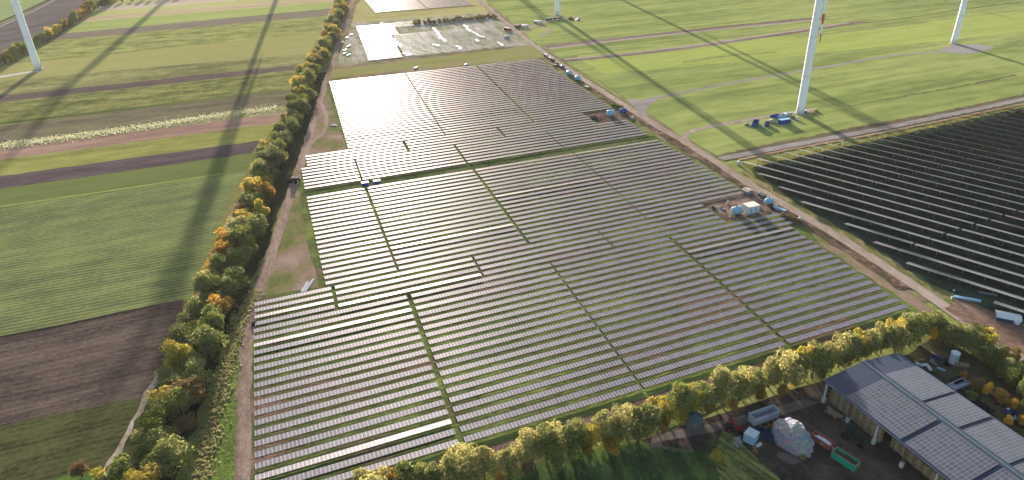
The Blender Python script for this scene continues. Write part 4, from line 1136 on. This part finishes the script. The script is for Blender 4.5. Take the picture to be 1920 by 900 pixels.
tank('small white tank right of the long white-roofed shed', (1905, 610), .9, 1.9, 150, C_WHITE)
container('small white cabinet at the upper corner of the old array', (1384, 309), 1.6, 1.2, 1.8, 60, C_WHITE, name='cabinet', cat='cabinet')
planks('timber pallets at the road end above the yellow tree', (1726, 560), 7, 4.5, 150, C_WOOD)
# farmyard
silo('round tank with dark green conical cover under the hedge', (1299, 795), 2.7, 2.6, cols('steel_shell', (96, 104, 104), rough=.4), C_TEAL, .45, name='round_tank')
skip('long grey tipping trailer with red and white striped rim on the yard', (1430, 790), 9.3, 3.0, 2.6, 66, cols('pale_grey_body', (178, 178, 188), rough=.5), grp=None, name='tipping_trailer', cat='trailer', wheels=3, stripe=None)
t = thing('flatbed_trailer', 'rusty orange flatbed trailer frame beside the grey tipping trailer', 'trailer frame', G(1438, 797), R(90 - 60))
b = MB()
for s in (-1, 1): b.box((0, s * 1.2, .8), (5, .2, .2)); b.box((s * 2.4, 0, .8), (.2, 2.4, .2))
b.box((0, 0, .8), (.2, 2.4, .2)); b.obj('frame', C_ORA, t)
for s in (-1, 1):
    b = MB(); b.tube((-1, s * 1.35, .45), (-1, s * 1.65, .45), .45, .45, 12); b.obj('wheel', C_DARK, t)
skip('dark blue trailer between the white cube and the coloured heap', (1434, 822), 4.6, 2.2, 1.2, 150, C_DBLUE, name='trailer', cat='trailer', wheels=1)
tractor('dark red tractor at the end of the grey path', (1376, 808), 110, C_MAR, 1.25)
t = thing('harrow', 'dark red harrow left of the dark red tractor', 'harrow', G(1364, 804), R(20))
b = MB()
for i in range(4): b.box((-.9 + i * .6, 0, .7), (.15, 3, .15))
for i in range(3): b.box((0, -1.2 + i * 1.2, .78), (2.6, .12, .12))
b.obj('frame', C_MAR, t)
b = MB()
for i in range(4):
    for j in range(5): b.tube((-.9 + i * .6, -1.2 + j * .6, .7), (-.8 + i * .6, -1.2 + j * .6, .05), .05, .03, 5)
b.obj('tines', C_DARK, t)
# white cube with light blue sides (wrapped tank)
t = thing('liquid_tank', 'white cube tank with light blue sides on the yard', 'tank', G(1407, 827), R(90 - 40))
b = MB(); b.box((0, 0, 1.65), (3.3, 3.3, 3.1)); b.obj('body', C_LBLUE, t)
b = MB(); b.box((0, 0, 3.28), (3.4, 3.4, .14)); 
for i in range(5): b.box((-1.2 + i * .6, 0, 3.38), (.3, 3.0, .06))
b.obj('lid', C_WHITE, t)
b = MB(); b.box((0, 0, .05), (3.5, 3.5, .16)); b.obj('pallet', C_WOOD, t)
heap('white and grey rubble heap below the dark red tractor', (1380, 830), (3.6, 2.4, .9), cols('pale_rubble', (150, 146, 146), var=.5, scale=4), name='rubble_heap', seed=41, amp=.6, n=4)
heap('small orange rubble heap below the white cube tank', (1414, 845), (2.8, 1.4, .6), cols('orange_rubble', (150, 104, 74)), name='rubble_heap', seed=42, amp=.6)
tag(MB.obj((lambda b: (b.box((0, 0, .45), (1.3, .9, .8)), b.box((1.2, .3, .35), (.7, .9, .6)), b)[2])(MB()), 'crate', C_WHITE, None, G(1421, 838), .5), 'small black and white crate below the white cube tank', 'crate')
# dome of coloured twine
m, tt_, bs = newmat('coloured_twine')
tc = N(tt_, 'ShaderNodeTexCoord').outputs['Object']
vo = N(tt_, 'ShaderNodeTexVoronoi'); vo.inputs['Scale'].default_value = 1.6; tt_.links.new(tc, vo.inputs['Vector'])
hs = N(tt_, 'ShaderNodeSeparateColor'); tt_.links.new(vo.outputs['Color'], hs.inputs[0])
cr = ramp(tt_, [(0, alb((136, 148, 142))), (.25, alb((166, 166, 158))), (.45, alb((126, 148, 164))), (.6, alb((162, 142, 164))), (.72, alb((186, 150, 144))), (.85, alb((126, 158, 148))), (1, alb((200, 198, 192)))])
cr.color_ramp.interpolation = 'CONSTANT'
tt_.links.new(math_node(tt_, 'ADD', math_node(tt_, 'MULTIPLY', hs.outputs[0], .55), math_node(tt_, 'MULTIPLY', noise_node(tt_, tc, .35, 2), .5)), cr.inputs[0])
tt_.links.new(cr.outputs[0], bs.inputs['Base Color']); bs.inputs['Roughness'].default_value = .9; bs.inputs['Specular IOR Level'].default_value = 0
bn = N(tt_, 'ShaderNodeBump'); bn.inputs['Strength'].default_value = 1; bn.inputs['Distance'].default_value = .5
tt_.links.new(vo.outputs['Distance'], bn.inputs['Height']); tt_.links.new(bn.outputs[0], bs.inputs['Normal'])
b = MB(); b.lump((0, 0, -.1), (14.0, 9.6, 6.8), 6, .07, 2, freq=1.6)
rnd = random.Random(9)
tag(b.obj('twine_heap', m, None, G(1484, 828), R(90 - 150), smooth=True), 'tall dome heap of multicoloured baler twine on the yard', 'heap')
heap('low heap of grey gravel below the twine dome', (1479, 861), (7.5, 4.5, .8), cols('grey_gravel_heap', (100, 90, 84)), name='gravel_heap', seed=43, amp=.1, deg=120)
skip('faded red skip loaded with white bags beside the twine dome', (1541, 832), 6.2, 2.4, 1.8, 142, C_RED, fill=C_WHITE, cat='skip', grp='farm skips')
skip('long open green skip lined with brown dirt on the yard', (1583, 868), 7.2, 2.7, 2.3, 141, C_GREEN, stripe=C_WOOD, fill=f_('skip_dirt', [(70, 54, 46), (110, 88, 74)]), cat='skip', grp='farm skips')
tractor('dark green tractor parked beside the barn posts', (1600, 826), 140, cols('tractor_green', (30, 52, 48)), 1.6)
planks('rusty boards at the end of the green skip', (1608, 878), 4, 2.6, 30, C_ORA)
heap('brown earth heap against the second barn post', (1563, 778), (6, 2.4, 1.2), C_WOOD, name='earth_heap', seed=44, amp=.4, deg=140)
# yard behind the barn
silo('small upright white silo behind the barn', (1786, 681), 1.4, 4.4, C_WHITE, C_WHITE, .5)
container('weathered open crate beside the white silo', (1802, 688), 4.2, 1.8, 1.0, 110, C_WOOD, name='crate', cat='crate')
container('blue water trough left of the white silo', (1757, 674), 2.8, 1.3, .9, 130, C_DBLUE, name='trough', cat='trough')
def pipe(label, pts, r_, col):
    b = MB(); P = [G(*p) for p in pts]
    o = P[0].copy()
    for a, c in zip(P, P[1:]): b.tube(a - o + Vector((0, 0, r_ + .15)), c - o + Vector((0, 0, r_ + .15)), r_, r_, 8)
    return tag(b.obj('pipe', col, None, o), label, 'pipe')
pipe('thick white bent pipe at the far corner of the barn', [(1716, 683), (1726, 688), (1737, 687), (1745, 697)], .5, C_WHITE)
pipe('pale blue pipe end right of the bent white pipe', [(1756, 692), (1772, 698)], .45, C_LBLUE)
pipe('long thin brown pole behind the barn corner', [(1745, 660), (1757, 670)], .18, C_WOOD)
pipe('long pale pole lying left of the barn corner', [(1713, 678), (1734, 675)], .15, C_WOOD)
skip('pale grey flat trailer against the barn eave', (1794, 728), 7.2, 2.6, .9, 64, cols('pale_grey_paint', (168, 172, 182)), name='trailer', cat='trailer', wheels=2)
container('black box standing on the ground behind the pale grey trailer', (1793, 719), 4, 2.2, 1.6, 64, C_DARK, name='box', cat='box')
planks('long pale planks leaning among the scrap', (1855, 757), 4, 6.5, 135, cols('pale_plank', (190, 176, 146)), name='plank_pile')
planks('grey-white boards right of the long pale planks', (1866, 752), 4, 5.5, 125, C_GREY)
planks('tan boards stretching to the right picture edge', (1908, 782), 5, 7, 130, cols('tan_plank', (170, 130, 96)))
tank('dark blue barrel tank among orange bushes behind the barn', (1886, 779), 1.1, 2.8, 60, C_DBLUE, end=C_WHITE)
heap('black scrap heap against the barn eave', (1842, 768), (6, 4, 1.5), C_DARK, name='scrap_heap', seed=51, amp=.6, deg=140)
heap('dark scrap heap right of the pale grey trailer', (1818, 744), (5, 3, 1.4), cols('scrap', (64, 56, 52), var=.5), name='scrap_heap', seed=52, amp=.6, deg=140)
heap('white plastic heap beside the yellow orange bush', (1893, 792), (1.8, 1.4, .8), C_WHITE, name='plastic_heap', seed=53)
for i, (x, y, cc, dd, lb) in enumerate(((1822, 722, C_WOOD, (3, 2, 1), 'tan scrap heap right of the orange bush by the pale trailer'), (1838, 728, C_DARK, (4, 3, 1.6), 'black scrap heap under the wide tan bush'),
        (1851, 733, C_GREY, (2.6, 2, 1.4), 'grey scrap heap beside the bright yellow sapling'), (1862, 741, C_BEIGE, (3, 2, 1), 'pale scrap heap right of the bright yellow sapling'), (1878, 757, C_DARK, (4, 3, 1.5), 'black scrap heap among the planks'),
        (1899, 777, C_DBLUE, (2.4, 2, 1.5), 'dark blue scrap heap right of the barrel tank'), (1903, 789, C_WHITE, (2.2, 1.6, 1.1), 'white scrap heap near the right picture edge'), (1866, 752, C_MAR, (2.4, 1.6, 1.0), 'dark red scrap heap between the planks'),
        (1912, 796, C_DARK, (4, 3, 1.5), 'black scrap heap at the right picture edge'), (1772, 684, C_DARK, (3, 2, 1.1), 'dark scrap heap between the blue trough and the silo'), (1748, 680, C_GREY, (3, 1.6, .8), 'grey scrap heap above the bent white pipe'))):
    heap(lb, (x, y), dd, cc, name='scrap_heap', seed=60 + i, amp=.7)
planks('grey timber frame on the weedy yard', (1850, 700), 3, 4.5, 60, C_GREY, spread=1.6)
planks('pale boards between the hedge and the silo', (1736, 655), 3, 4, 90, C_WOOD)
# ------------------------------------------------------------------ thin haze over the plain
hz = MB(); hz.box((0, 1500, 90), (6000, 4400, 184))
hm = bpy.data.materials.new('haze'); hm.use_nodes = True
ht = hm.node_tree; ht.nodes.clear()
ho = ht.nodes.new('ShaderNodeOutputMaterial'); hv = ht.nodes.new('ShaderNodeVolumePrincipled')
hv.inputs['Color'].default_value = (.92, .93, .96, 1); hv.inputs['Density'].default_value = HAZE; hv.inputs['Anisotropy'].default_value = .2
ht.links.new(hv.outputs[0], ho.inputs['Volume'])
h_ = hz.obj('haze', hm); h_['kind'] = 'stuff'; h_['label'] = 'thin autumn haze over the plain'; h_['category'] = 'haze'
print('rows', len(single), len(rest), 'objects', len(bpy.data.objects))
